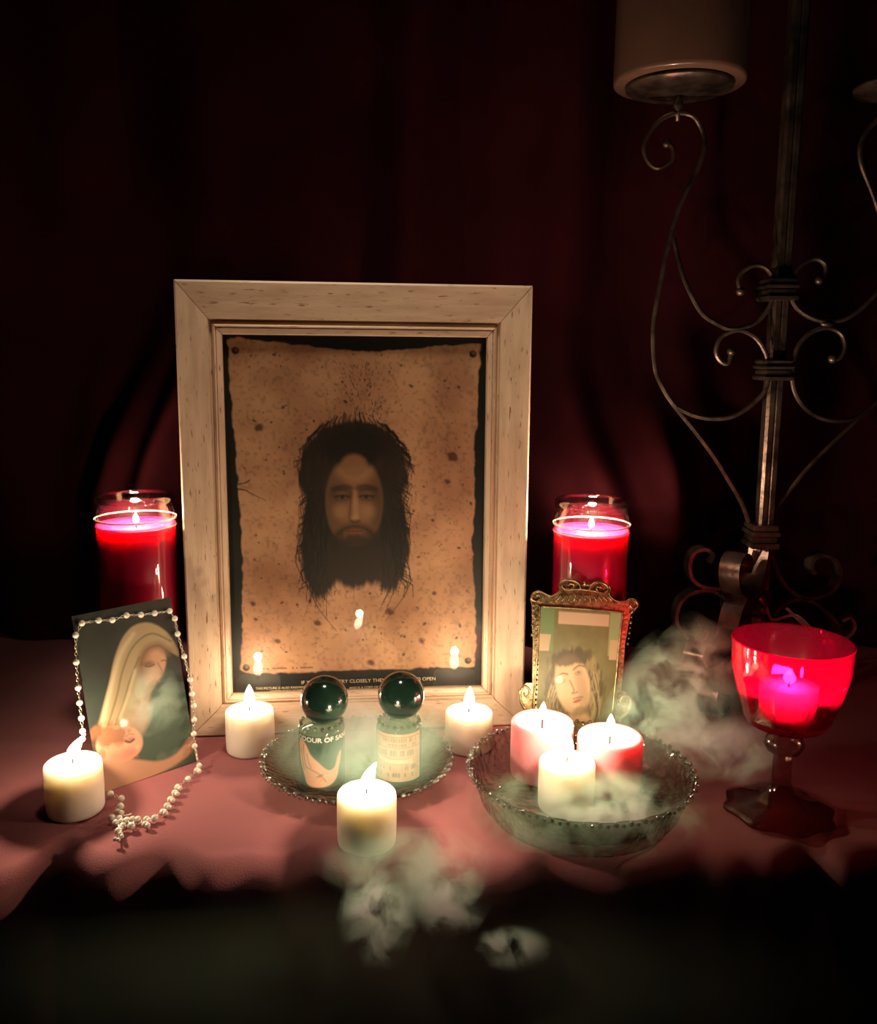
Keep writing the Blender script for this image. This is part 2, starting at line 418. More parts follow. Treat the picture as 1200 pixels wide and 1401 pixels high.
# ------------------------------------------------------------------ the large picture frame
FX, FY, FYAW, FLEAN, FW, FL = -.200, .670, .1086, .0253, .2751, .3624
u_ = Vector((math.cos(FYAW), math.sin(FYAW), 0)); nb = Vector((-math.sin(FYAW), math.cos(FYAW), 0))
up_ = nb*math.sin(FLEAN) + Vector((0, 0, math.cos(FLEAN)))
fr = tag(empty('picture_frame', (FX, FY, .0005)), 'large pale wooden picture frame holding a glazed parchment portrait, standing behind the candles', 'picture frame')
fr.rotation_euler = (-FLEAN, 0, FYAW)
fr.rotation_mode = 'XYZ'
# local axes: x along the bottom, y back, z up.  Corners of the opening in local x, z
OX0, OX1, OZ0, OZ1 = .0335, .2405, .0325, .3225
def rail(a0, a1, b0, b1, name):
    """mitred moulding: outer edge a0->a1, inner edge b0->b1 (x, z); profile runs outer to inner"""
    prof = [(0, .016), (0, 0.001), (.04, 0), (.70, .0035), (.72, .0075), (.755, .0085), (.80, .0055), (.835, .0045), (.87, .0065), (.885, .0055), (.98, .0065), (1.0, .0085), (1.0, .016)]
    bm = bmesh.new(); ring = []
    for (P0, P1) in ((a0, b0), (a1, b1)):
        ring.append([bm.verts.new((P0[0]+(P1[0]-P0[0])*t, y, P0[1]+(P1[1]-P0[1])*t)) for t, y in prof])
    k = len(prof)
    for i in range(k): bm.faces.new((ring[0][i], ring[0][(i+1) % k], ring[1][(i+1) % k], ring[1][i]))
    bm.faces.new(ring[0][::-1]); bm.faces.new(ring[1])
    # object axes turned so that x runs along the rail (grain direction)
    c = Vector(((a0[0]+a1[0])/2, 0, (a0[1]+a1[1])/2)); d = Vector((a1[0]-a0[0], 0, a1[1]-a0[1])).normalized()
    ang = math.atan2(-d.z, d.x); Rm = Matrix.Translation(c) @ Matrix.Rotation(ang, 4, 'Y')
    bm.transform(Rm.inverted()); o = from_bm(name, bm, M['frame_wood'], fr, smooth=False); o.location = c; o.rotation_euler = (0, ang, 0)
    return o
g = .00025
A = [(0, 0), (FW, 0), (FW, FL), (0, FL)]; B = [(OX0, OZ0), (OX1, OZ0), (OX1, OZ1), (OX0, OZ1)]
rail((g, 0), (FW-g, 0), (OX0+g, OZ0), (OX1-g, OZ0), 'frame_rail')
rail((FW, g), (FW, FL-g), (OX1, OZ0+g), (OX1, OZ1-g), 'frame_rail')
rail((FW-g, FL), (g, FL), (OX1-g, OZ1), (OX0+g, OZ1), 'frame_rail')
rail((0, FL-g), (0, g), (OX0, OZ1-g), (OX0, OZ0+g), 'frame_rail')
bm = bmesh.new(); box(bm, .010, FW-.010, .0160, .0185, .012, FL-.012); from_bm('backing_board', bm, M['dark_wood'], fr, smooth=False)
bm = bmesh.new(); box(bm, OX0-.002, OX1+.002, .0125, .0135, OZ0-.002, OZ1+.002); from_bm('black_mat', bm, M['black_card'], fr, smooth=False)

def paint_parchment():
    asp = (OZ1-OZ0)/(OX1-OX0)
    P = Paint(300, 420, asp, (.006, .006, .005))
    n1 = P.noise(6, 8, 1, 4); n2 = P.noise(40, 55, 2, 3); n3 = P.noise(90, 120, 3, 2); n4 = P.noise(4, 5, 5, 3)
    rag = (P.noise(30, 40, 8, 3)-.5)*.016
    poly = [(.022, .02), (.06, .012), (.25, .026), (.5, .046), (.75, .034), (.93, .022), (.975, .02), (.972, .10), (.955, .30), (.958, .45), (.95, .58), (.965, .75), (.972, .90), (.965, .94),
            (.5, .942), (.06, .942), (.035, .93), (.05, .80), (.055, .62), (.05, .45), (.038, .28), (.026, .12)]
    sheet = P.poly(poly, .003, rag)
    tan = np.array(srgb(212, 162, 124)); brn = np.array(srgb(176, 126, 96)); hi = np.array(srgb(236, 190, 142))
    t = np.clip((n1-.3)*2.2, 0, 1)[..., None]; col = brn*(1-t)+tan*t
    t = np.clip((n4-.5)*2.5, 0, 1)[..., None]*.5; col = col*(1-t)+hi*t
    col = col*(1-.28*np.clip((n3-.55)*4, 0, 1)[..., None])
    P.c = P.c*(1-sheet[..., None]) + col*sheet[..., None]
    # specks and stains of the old sheet
    rs = np.random.RandomState(11)
    for k in range(150):
        cx, cy = rs.rand()*.9+.05, rs.rand()*.88+.04; r = .0022+.004*rs.rand()**3
        P.put(P.ell(cx, cy, r*(1+rs.rand()), r, rs.rand()*3, .4)*sheet, srgb(60, 28, 16), .8)
    for k in range(150):                             # the sprinkle above the head
        a = rs.randn()*.06; cy = .07+rs.rand()*.15
        P.put(P.ell(.52+a*(.5+2.2*(cy)), cy, .0016, .005, a*5, .5)*sheet, srgb(52, 26, 16), .8)
    for (cx, cy, r) in [(.13, .25, .012), (.87, .33, .014), (.85, .40, .010), (.75, .86, .012), (.55, .92, .010), (.18, .85, .008), (.62, .77, .012), (.34, .80, .01), (.09, .74, .008), (.80, .72, .008)]:
        P.put(P.ell(cx, cy, r*1.3, r, .4, .5, (P.noise(50, 70, int(cx*99), 2)-.5))*sheet, srgb(70, 30, 18), .8)
    P.put(P.line([(.04, .405), (.075, .40), (.09, .393)], .0022, sm=3), (.01, .008, .006)); P.put(P.line([(.04, .418), (.07, .42), (.095, .43), (.15, .45)], .0028, sm=3, taper=True), (.012, .01, .006))
    # corner studs
    for (cx, cy) in [(.05, .045), (.945, .048), (.058, .925), (.94, .922)]:
        P.put(P.ell(cx, cy, .014, .014, 0, .15), (.015, .012, .01)); P.put(P.ell(cx+.003, cy-.003, .0075, .0075, 0, .5), srgb(140, 110, 80), .6)
    # a plain portrait: long dark hair, bearded face, looking out
    hn = P.noise(70, 14, 21, 3); hd = (hn-.5)*.5
    hair_d, hair_m = srgb(22, 16, 11), srgb(58, 42, 27)
    hair = np.maximum.reduce([P.ell(.487, .375, .21, .205, 0, .05, hd*.35),
                              P.ell(.365, .54, .085, .26, .06, .10, hd*.6), P.ell(.615, .54, .085, .25, -.04, .10, hd*.6),
                              P.ell(.49, .56, .16, .19, 0, .1, hd*.4)])
    P.put(hair*sheet, hair_d, .97)
    P.put(hair*np.clip((hn-.52)*5, 0, 1), hair_m, .6)
    for k in range(46):                              # loose strands
        s_ = -1 if k % 2 else 1; x0 = .49+s_*(.10+.085*rs.rand()); y0 = .42+.2*rs.rand(); ln = .10+.16*rs.rand(); wv = rs.randn()*.018
        P.put(P.line([(x0, y0), (x0+s_*.012+wv, y0+ln*.5), (x0-s_*.012-wv, y0+ln)], .0030, sm=3, taper=True)*sheet, hair_d, .85)
    skin, skd, skh = srgb(150, 108, 76), srgb(70, 48, 34), srgb(196, 152, 110)
    face = P.ell(.487, .455, .108, .178, 0, .10)
    P.put(face, skin); P.put(face*P.ell(.40, .46, .05, .16, 0, .7), skd, .6); P.put(face*P.ell(.585, .47, .045, .16, 0, .8), skd, .75)
    P.put(face*P.ell(.49, .365, .060, .035, 0, .8), skh, .55)
    for sx in (-1, 1):
        ex_ = .487+sx*.046
        P.put(P.ell(ex_, .432, .042, .028, 0, .7), skd, .95); P.put(P.ell(ex_, .432, .026, .010, 0, .5), srgb(128, 92, 64), .7)
        P.put(P.ell(ex_, .443, .019, .0065, 0, .5), srgb(120, 100, 78), .6); P.put(P.ell(ex_, .442, .008, .007, 0, .5), hair_d, .9)
        P.put(P.line([(ex_-.027, .441), (ex_, .437), (ex_+.027, .441)], .0035, .004, sm=3), hair_d, .8)
        P.put(P.line([(ex_-sx*.030, .415), (ex_, .411), (ex_+sx*.036, .419)], .007, .008, sm=3), hair_d, .65)
        P.put(P.ell(.487+sx*.055, .482, .024, .028, 0, .9), skh, .45)
    P.put(P.line([(.490, .43), (.492, .47), (.494, .502)], .009, .008), skh, .6); P.put(P.line([(.476, .43), (.470, .48), (.468, .50)], .003, .006), skd, .7)
    P.put(P.ell(.489, .509, .021, .009, 0, .5), skd, .8); P.put(P.ell(.489, .500, .013, .011, 0, .7), skh, .6)
    beard = np.clip(P.ell(.488, .615, .105, .105, 0, .25, hd*.5), 0, 1)*np.clip((P.v-.50)*22, 0, 1)
    P.put(beard, srgb(44, 32, 22), .93); P.put(P.line([(.415, .552), (.445, .532), (.489, .524), (.533, .532), (.563, .552)], .013, .012, sm=3), srgb(44, 31, 21), .85)
    P.put(P.ell(.489, .540, .032, .007, 0, .4), srgb(140, 78, 58), .9); P.put(P.line([(.458, .538), (.489, .5385), (.520, .538)], .0016), hair_d, .9)
    P.put(P.ell(.487, .305, .13, .075, 0, .25, hd*.5), hair_d, .9)        # fringe with a middle parting
    P.put(P.ell(.487, .355, .050, .045, 0, .25), skin, .9)
    for k in range(150):                             # wisps that break the outline of the hair
        a_ = rs.rand()*PI*1.0; cx = .487-math.cos(a_)*.205; cy = .36-math.sin(a_)*.135
        if k % 2: cx = .487+(1 if k % 4 == 1 else -1)*(.165+.04*rs.rand()); cy = .40+.30*rs.rand()
        dx = (cx-.487)*(.10+.12*rs.rand()); ln = .015+.035*rs.rand()
        P.put(P.line([(cx-dx*.6, cy-ln*.4), (cx+dx*.6, cy+ln*.2), (cx+dx*.5+.008*rs.randn(), cy+ln)], .0026, taper=True)*sheet, hair_d, .8)
    # narrow caption line printed on the sheet's foot
    P.put(((np.abs(P.v-.930) < .0016) & (P.u > .09) & (P.u < .32) & (P.noise(120, 2, 3, 1) > .4)).astype(float), srgb(90, 44, 28), .7)
    return P
PP = paint_parchment(); mpic = painted('parchment_print', .55)
pr = print_mesh('printed_sheet', PP, lambda a, b: (OX0-.001+(OX1-OX0+.002)*a, .0122, OZ1+.001-(OZ1-OZ0+.002)*b), mpic, fr)
tag(pr, 'tan parchment print of a long-haired bearded head')
def cap(body, px, py, size, wd):
    o0 = Vector((FX, FY, 0)) + nb*.0118; n_ = up_.cross(u_).normalized(); p = onplane(px, py, o0, n_) - Vector((FX, FY, 0)); lx = p.dot(u_); lz = p.dot(up_)
    return text_mesh(body, size, lambda x, y, z: Vector((lx+x, .0119, lz+y)), 'caption', M['gilt_letter'], fr, wdth=wd)
cap('IF YOU LOOK VERY CLOSELY THEY WILL SEEM TO OPEN', 412, 937, .0042, 1.05)
cap('THIS PICTURE IS ALSO KNOWN AS A FAMOUS', 350, 944.5, .0028, 1.0)
cap('AND IS A COPY OF THE SAME CLOTH', 478, 943.5, .0028, 1.0)
cap('HANK. AS MARTYRED', 581, 943, .0028, 1.05)
cap('WHICH HUNG IN THE HALL AND IS', 370, 948, .0026, 1.0)
cap('AND IT HAS HUNG IN THE', 485, 947.5, .0026, 1.0)
bm = bmesh.new(); box(bm, OX0-.001, OX1+.001, .0090, .0105, OZ0-.001, OZ1+.001); from_bm('glass_pane', bm, M['pane'], fr, smooth=False)

# ------------------------------------------------------------------ candles
def flame_parts(root, z, h, r, lean=(0, 0), wl=.006, power=1.0):   # wl: how high the wick stands
    bm = bmesh.new(); tube(bm, smooth_pts([(0, 0, z-.004), (0, 0, z+wl*.4), (lean[0]*.1+.0006, lean[1]*.1, z+wl)], 4), [.0006]*9, 6)
    from_bm('wick', bm, M['wick'], root)
    prof = [(0, 0), (.42, .04), (.78, .14), (.97, .28), (1, .38), (.90, .52), (.66, .70), (.36, .86), (.12, .97), (0, 1)]
    bm = bmesh.new(); lathe(bm, [(a*r, b*h) for a, b in prof], 16)
    z0 = z+wl*.55
    for v in bm.verts:
        t = v.co.z/h; v.co.x += lean[0]*t*t; v.co.y += lean[1]*t*t; v.co.z += z0
    from_bm('flame', bm, M['flame'], root)
    lamp('flame_light', 'POINT', (lean[0]*.35, lean[1]*.35, z0+h*.92), FLAME*power, FLAME_COL, .0035, root)
def candle(x, y, z, d, h, mat, label, cat='candle', group=None, lean=(0, 0), pool=.0012, flame=(.0180, .0042), rz=0, power=1.0, name='votive_candle', wobble=.01, wl=.006):
    c = empty(name, (x, y, z), rz); tag(c, label, cat, group); R = d/2
    prof = [(0, 0), (R*.90, 0), (R*.965, .0010), (R*.985, .003), (R*1.0, h*.5), (R*.992, h-.003), (R*.975, h-.0012), (R*.93, h-.0002), (R*.84, h-.0003), (R*.62, h-pool*.6), (R*.4, h-pool), (0, h-pool*1.05)]
    bm = bmesh.new(); lathe(bm, prof, 56, rfun=lambda r, zz, a: r*(1+wobble*.5*math.sin(2*a+x*90)*(zz/h)+wobble*.3*math.sin(3*a+zz*80)))
    from_bm('wax_body', bm, mat, c)
    flame_parts(c, h-pool, flame[0], flame[1], lean, power=power, wl=wl)
    return c
def topz(px, py, y): return Q(px, py, y).z
def cpos(px, py, z=0): p = T(px, py, z); return p.x, p.y
# white votives: (px of the middle, py of the base's middle, width, py of the top's middle)
for (px, py, pt, z, lean, lab) in [
        (343, 1025, 970, .0002, (.0004, 0), 'lit cream votive candle in front of the big frame at its lower left'),
        (641, 1022, 972, .0002, (.0006, 0), 'lit cream votive candle in front of the big frame at its lower right'),
        (502, 1152, 1083, .0002, (.0062, 0), 'lit cream votive candle at the very front, before the two ball-topped bottles'),
        (104, 1108, 1042, .0002, (.0100, 0), 'lit cream votive candle at the far left, before the veiled woman card')]:
    x, y = cpos(px, py, z); d = .038
    candle(x, y, z, d, topz(px, pt, y)-z, M['cream_wax'], lab, lean=lean, power=.45 if py < 1040 else 1.0)

# ------------------------------------------------------------------ tall red jar candles
def jar(px, py_rim, y, d, lab, py_wax, pw, pit):
    x = Q(px, 750, y).x; H = topz(px, py_rim, y); R = d/2; c = tag(empty('jar_candle', (x, y, .0004)), lab, 'candle')
    zw = topz(px, py_wax, y)
    prof = [(0, 0), (R*.9, 0), (R*.98, .002), (R, .006), (R, H-.030), (R*.995, H-.022), (R*.95, H-.015), (R*.915, H-.010), (R*.925, H-.007), (R*.965, H-.0055), (R*.975, H-.003), (R*.94, H-.0004), (R*.90, H),
            (R*.87, H-.002), (R*.86, H-.008), (R*.88, H-.014), (R*.96, H-.022), (R*.975, H-.03), (R*.975, .006), (R*.95, .004), (0, .004)]
    bm = bmesh.new(); lathe(bm, prof, 64); from_bm('glass_jar', bm, M['jar_glass'], c)
    Rw = R*.973
    prof = [(0, .0045), (Rw, .0045), (Rw, zw), (Rw*.985, zw+.0012), (Rw*.95, zw), (Rw*.72, zw-.0004), (Rw*.55, zw-.0015), (Rw*.45, zw-pit), (0, zw-pit)]
    bm = bmesh.new(); lathe(bm, prof, 56); from_bm('red_wax', bm, M['red_wax'], c)
    # the film of wax that clings to the glass above the fill
    bm = bmesh.new(); lathe(bm, [(R*1.004, zw+.0050), (R*1.008, zw+.0056), (R*1.004, zw+.0062)], 64); lathe(bm, [(R*1.003, zw-.0006), (R*1.006, zw), (R*1.003, zw+.0006)], 64)
    from_bm('glass_ridge', bm, M['pearl'], c)
    flame_parts(c, zw-pit, (.0085), .0025, (0, 0), .0035 if pit > .01 else .007, power=pw)
    return c
jar(188, 677, .686, .0625, 'tall glass jar of red wax left of the big frame', 718, 4.2, .003)
jar(808, 683, .711, .0632, 'tall glass jar of red wax right of the big frame', 726, 5.2, .0015)

# ------------------------------------------------------------------ dishes
def dish(x, y, R, hz, foot, lab, nbead, wall):
    c = tag(empty('glass_dish', (x, y, .0004)), lab, 'dish')
    sc = lambda r, z, a: r*(1+.006*math.sin(a*24)*(z/hz)**2)
    prof = [(0, .0025), (foot*.93, .0025), (foot*.95, 0), (foot, 0), (foot, .003), (foot+(R-foot)*.45, .005+hz*wall), (R*.97, hz*.90), (R, hz), (R*.985, hz+.0012), (R*.955, hz*.93+.001), (foot+(R-foot)*.40, .008+hz*wall), (foot*.9, .0058), (0, .0052)]
    bm = bmesh.new(); lathe(bm, prof, 144, rfun=sc); from_bm('dish_body', bm, M['dish_glass'], c)
    bm = bmesh.new()
    for k in range(nbead):
        a = 2*PI*k/nbead; r = .0017 if k % 2 else .0013
        ball(bm, ((R+.0012)*math.cos(a), (R+.0012)*math.sin(a), hz+(.0004 if k % 2 else -.0006)), r, 8, 6)
    tag(from_bm('beaded_rim', bm, M['dish_glass2'], c), kind='stuff')
    return c
M['dish_glass2'] = clear_glass('bead_glass', (.75, .78, .70), (.35, .38, .32), base_refl=.25, rough=.08)
DLX, DLY = T(487, 1044, .016).x, .606
dish(DLX, DLY, .0690, .016, .045, 'shallow glass dish with beaded rim under the two ball-topped bottles', 92, .15)
DRX, DRY = T(792, 1045, .03).x, .563
dish(DRX, DRY, .0760, .030, .062, 'deep glass dish with beaded rim holding two pink candles and a cream one', 100, .12)

# white candle and pink candles in the right dish
x, y = T(772, 1098, .0064).x, .553
candle(x, y, .0064, .038, topz(772, 1040, y)-.0064, M['cream_wax'], 'lit cream votive candle inside the right dish before the pink candles', lean=(.0004, 0), power=.75)
y = .601; x = Q(742, 990, y).x
candle(x, y, .0064, .0455, topz(742, 985, y)-.0064, M['pink_wax'], 'pink pillar candle at the left back of the right dish', pool=.006, lean=(.0006, 0), flame=(.0135, .0030), name='pillar_candle', power=.45, wl=.012)
y = .583; x = Q(835, 1003, y).x
candle(x, y, .0064, .0465, topz(834, 1005, y)-.0064, M['pink_wax'], 'pink pillar candle nearest the red goblet, with a hollow pool of dark pink wax', pool=.0065, flame=(.0165, .0037), name='pillar_candle', power=.5, wl=.010)

# ------------------------------------------------------------------ bottles with ball stoppers
def bottle(px, pyb, ytop, yball, y, z, lab):
    p = Q(px, pyb, y); c = tag(empty('scent_bottle', (p.x, y, z)), lab, 'bottle'); R = .0162
    zt = topz(px, ytop, y)-z; zb = topz(px+4, yball, y)-z; rb = .0168
    prof = [(0, 0), (R*.86, 0), (R*.97, .0012), (R, .004), (R, zt-.0025), (R*.96, zt-.0006), (R*.86, zt), (R*.62, zt+.0004), (R*.52, zt+.002), (R*.52, zb-rb*.9), (R*.42, zb-rb*.88), (R*.42, zt-.001), (R*.80, zt-.003), (R*.90, zt-.007), (R*.90, .006), (0, .006)]
    bm = bmesh.new(); lathe(bm, prof, 48); from_bm('bottle_body', bm, M['bottle_glass'], c)
    bm = bmesh.new(); ball(bm, (Q(px+3, yball, y).x-p.x, 0, zb), rb, 40, 24); tag(from_bm('ball_stopper', bm, M['black_ball'], c), 'dark green glossy ball stopper')
    bm = bmesh.new()
    for k in range(18):
        a = 2*PI*k/18; ball(bm, (R*.90*math.cos(a), R*.90*math.sin(a), zt+.0007), .0014, 8, 6)
    tag(from_bm('beaded_shoulder', bm, M['dish_glass2'], c), kind='stuff')
    return c, R, zt
yb = .585; zb_ = .0066
b1, R1, zt1 = bottle(441, 1068, 988, 957, yb, zb_, 'small glass bottle with ball stopper and a label showing an open hand')
b2, R2, zt2 = bottle(546, 1062, 986, 951, yb+.010, zb_, 'small glass bottle with ball stopper and a pale label of printed lines')
def wrap(R, z0, h, a0, a1):              # u, v -> around the bottle, front is -y
    def f(u, v): a = -PI/2 + a0 + (a1-a0)*u; return (R*math.cos(a), R*math.sin(a), z0 + h*(1-v))
    return f
P = Paint(130, 120, .9, srgb(48, 70, 56)); nn = P.noise(8, 8, 4, 3); P.c *= (.7+.6*nn)[..., None]
sk = srgb(232, 178, 138); skd = srgb(176, 112, 84)
P.put(P.poly([(.07, .20), (.12, .11), (.20, .12), (.28, .20), (.36, .36), (.50, .50), (.66, .66), (.78, .62), (.84, .45), (.92, .34), (.93, .44), (.88, .62), (.82, .84), (.68, .96), (.45, .99), (.28, .95), (.22, .80), (.16, .66), (.10, .50), (.08, .32)], .012, sm=4), sk)
for pl in ([(.20, .20), (.22, .45), (.27, .64)], [(.14, .30), (.17, .5), (.21, .68)], [(.28, .36), (.32, .52), (.36, .60)], [(.30, .62), (.5, .72), (.62, .88)]): P.put(P.line(pl, .013, sm=4), skd, .85)
P.put(P.ell(.52, .76, .06, .022, -.4, .5), srgb(130, 70, 56), .8)
lb = print_mesh('label', P, wrap(R1*1.012, .0035, zt1-.0075, -1.25, 1.25), painted('hand_label', .35, .3), b1); tag(lb, 'dark green label with an open hand')
def bent(x, y, z):
    a = -PI/2 - 1.05 + x/(R1*1.03); return Vector((R1*1.03*math.cos(a), R1*1.03*math.sin(a), zt1-.0080+y))
text_mesh('ODOUR OF SANCTITY', .0048, bent, 'lettering', M['white_letter'], b1, bold=.0001, wdth=1.12)
P = Paint(140, 130, .9, srgb(196, 172, 134)); nn = P.noise(9, 9, 14, 3); P.c *= (.75+.4*nn)[..., None]
rs = np.random.RandomState(5)
for row, (v0, v1, dn) in enumerate([(.09, .17, .75), (.20, .26, .7), (.34, .46, .6), (.66, .76, .5), (.82, .90, .5)]):
    k = .14
    while k < .88:
        wd = .015+.03*rs.rand()
        if rs.rand() < dn: P.put(P.poly([(k, v0), (k+wd, v0), (k+wd, v1), (k, v1)], .006), srgb(104, 82, 60), .75)
        k += wd+.014
for v in (.065, .285): P.put(P.line([(.03, v), (.97, v)], .008), srgb(110, 86, 60), .8)
P.put(P.line([(.0, .44), (.10, .52), (.3, .57), (.7, .58)], .055, .02, sm=4), srgb(112, 94, 66), .6)
P.put(P.line([(.0, .46), (.10, .53), (.3, .57), (.72, .575)], .038, .012, sm=4), srgb(222, 206, 160)); P.put(P.ell(.76, .555, .035, .03, 0, .3), srgb(222, 206, 160)); P.put(P.ell(.76, .60, .03, .025, 0, .3), srgb(222, 206, 160))
lb = print_mesh('label', P, wrap(R2*1.012, .0035, zt2-.0070, -1.2, 1.15), painted('lined_label', .45, .3), b2); tag(lb, 'cream label of small brown print')

# ------------------------------------------------------------------ card of the veiled woman, leaning on the left jar
BL = T(136, 1086, .0005); BR = T(268, 1041, .0005)
bdir = (BR-BL).normalized(); cw = (BR-BL).length; hb = Vector((-bdir.y, bdir.x, 0))
cs, cc = .030, .1235; cup = (hb*cs + Vector((0, 0, cc))); cL = cup.length; cup.normalize(); cn = cup.cross(bdir).normalized()
if cn.y > 0: cn = -cn
card = empty('prayer_card', BL)
tag(card, 'unframed dark picture card of a veiled woman and child, leaning on the left jar', 'picture card')
Mx = Matrix((bdir, -cn, cup)).transposed().to_4x4(); Mx.translation = BL; card.matrix_world = Mx       # local x across, y back, z up
P = Paint(190, 300, cL/cw, srgb(34, 42, 34)); nn = P.noise(6, 9, 31, 4); P.c *= (.7+.6*nn)[..., None]
veil, veild, vell = srgb(168, 148, 112), srgb(98, 84, 60), srgb(206, 188, 150)
gown = P.poly([(.50, .60), (.62, .52), (.80, .52), (1.0, .58), (1.0, .98), (.6, 1.0), (.35, .94), (.3, .7)], .05, sm=4); P.put(gown, srgb(62, 84, 64)); P.put(gown*np.clip((P.noise(5, 12, 3, 2)-.5)*5, 0, 1), srgb(98, 116, 90), .6)
P.put(P.poly([(.10, .66), (.16, .54), (.26, .40), (.34, .28), (.46, .17), (.60, .12), (.76, .13), (.90, .20), (.97, .28), (.99, .36), (.84, .30), (.78, .42), (.66, .52), (.50, .62), (.34, .72), (.14, .76)], .012, sm=5), veil)
for pl, c_, wd in (([(.16, .66), (.30, .50), (.40, .36), (.54, .24), (.74, .19), (.93, .26)], veild, .009), ([(.22, .68), (.36, .54), (.46, .42), (.58, .31)], veild, .008), ([(.12, .62), (.26, .44), (.40, .27), (.56, .17)], vell, .02), ([(.28, .64), (.42, .50), (.52, .38)], vell, .014)):
    P.put(P.line(pl, wd, wd, sm=5), c_, .75)
P.put(P.ell(.71, .365, .135, .20, .38, .14), srgb(196, 150, 118)); P.put(P.ell(.60, .40, .06, .17, .4, .6), srgb(140, 98, 74), .55)
P.put(P.line([(.58, .40), (.60, .33), (.68, .275), (.80, .27), (.88, .32)], .035, .03, sm=4), srgb(116, 88, 58), .85)                                          # hair under the veil
P.put(P.ell(.67, .362, .055, .028, .1, .8), srgb(120, 78, 58), .8); P.put(P.line([(.63, .368), (.67, .378), (.72, .372)], .007, .006, sm=3), srgb(60, 38, 28), .9)
P.put(P.line([(.80, .362), (.83, .36), (.85, .37)], .006, .005, sm=3), srgb(80, 52, 38), .8)
P.put(P.line([(.76, .37), (.79, .42), (.77, .435)], .008, .008, sm=3), srgb(140, 92, 70), .8); P.put(P.ell(.735, .475, .026, .009, .2, .4), srgb(160, 80, 70), .9)
P.put(P.poly([(.36, .66), (.50, .56), (.62, .54), (.60, .66), (.48, .76), (.38, .78)], .03, sm=4), srgb(176, 140, 110), .9)
cs_ = srgb(222, 164, 130)
P.put(P.poly([(.05, .98), (.0, .86), (.10, .80), (.40, .88), (.62, .93), (.80, .92), (.92, .87), (.98, .85), (1.0, .90), (.92, .955), (.6, 1.0), (.1, 1.02)], .015, sm=4), srgb(206, 150, 116))
P.put(P.ell(.26, .765, .23, .175, .3, .07), cs_); P.put(P.ell(.17, .70, .18, .11, .2, .4, (P.noise(20, 30, 6, 2)-.5)), srgb(140, 84, 52), .85)
P.put(P.ell(.33, .83, .065, .045, 0, .8), srgb(224, 120, 104), .7); P.put(P.ell(.36, .757, .05, .022, .1, .8), srgb(170, 104, 80), .8); P.put(P.ell(.20, .83, .10, .07, .3, .9), srgb(190, 122, 96), .6); P.put(P.line([(.32, .760), (.36, .772), (.40, .763)], .010, .007, sm=3), srgb(80, 42, 30), .95); P.put(P.line([(.32, .735), (.37, .728), (.41, .735)], .005, .006, sm=3), srgb(150, 96, 68), .8)
P.put(P.ell(.425, .81, .022, .022, 0, .5), srgb(236, 178, 144)); P.put(P.ell(.40, .865, .026, .009, .1, .4), srgb(186, 70, 66), .9); P.put(P.ell(.08, .79, .035, .05, 0, .4), srgb(196, 120, 92), .9)
for k in range(4): P.put(P.line([(.90+.02*k, .885), (.93+.02*k, .862)], .006), srgb(150, 96, 74), .7)
P.c *= .80
o = print_mesh('printed_face', P, lambda a, b: (cw*a, -.0006, cL*(1-b)), painted('card_print', .45, .05), card)
bm = bmesh.new(); box(bm, 0, cw, -.0004, .0004, 0, cL); from_bm('card_stock', bm, M['black_card'], card, smooth=False)

# ------------------------------------------------------------------ pearl rosary round the card and over the cloth
ros = tag(empty('rosary', (BR.x, BR.y, 0)), 'pearl bead rosary draped round the dark card and trailing onto the cloth', 'rosary')
rb = .0023
def cpt(zx, zy, k=3.892, ox=40, oy=800): return ox+zx/k, oy+zy/k
inv = Vector((BR.x, BR.y, 0))
on_card = [(283, 822), (284, 780), (278, 710), (268, 628), (260, 548), (250, 412), (247, 268), (280, 205), (370, 190), (443, 188), (518, 163), (595, 160), (668, 152), (748, 140), (775, 180), (790, 262), (825, 382), (857, 505), (866, 582), (875, 645), (877, 720), (875, 795), (880, 860)]
on_table = [(905, 965), (893, 988), (845, 1035), (790, 1078), (775, 1108), (752, 1143), (733, 1178), (712, 1210), (668, 1242), (625, 1250), (618, 1277), (578, 1250), (545, 1283), (520, 1255)]
tail = [(432, 1113), (490, 1138), (487, 1180)]
bmesh_ = bmesh.new(); ball(bmesh_, (0, 0, 0), rb, 14, 9); bmesh.ops.recalc_face_normals(bmesh_, faces=bmesh_.faces)
bead_me = bpy.data.meshes.new('bead'); bmesh_.to_mesh(bead_me); bmesh_.free(); bead_me.materials.append(M['pearl']); bead_me.polygons.foreach_set('use_smooth', [True]*len(bead_me.polygons))
def bead(p, s=1.0, parent=ros, off=inv):
    o = bpy.data.objects.new('bead', bead_me); COL.objects.link(o); o.parent = parent; o.location = p-off; o.scale = (s, s, s); return o
pc = []
for q in on_card:
    px, py = cpt(*q); p = onplane(px, py, BL + cn*.0032, cn); pc.append(p); bead(p)
def links(bm, a, b):
    d = b-a; L = d.length
    if L < rb*2: return
    k = max(1, int((L-rb*1.8)/.0022)); s0 = rb*.9
    for i in range(k):
        t = (s0+(L-2*s0)*(i+.5)/k)/L; c = a+d*t; ax = d.normalized(); sd = ax.orthogonal() if i % 2 else ax.cross(ax.orthogonal())
        pts = [c+ax*(.0013*math.cos(w_))+sd*(.0007*math.sin(w_)) for w_ in np.linspace(0, 2*PI, 9)]
        tube(bm, [p-inv for p in pts], .00028, 4, cap=False)
chain = bmesh.new()
for a, b in zip(pc, pc[1:]): links(chain, a, b)
pt = []
for i, q in enumerate(on_table):
    px, py = cpt(*q); p = T(px, py, rb+.0011); pt.append(p); bead(p, 1.04)
    if i in (1, 3, 4, 5, 6, 7, 9, 10): bead(T(px+3.2, py+1.5, rb+.0011), .82)
links(chain, pc[-1], pt[0])
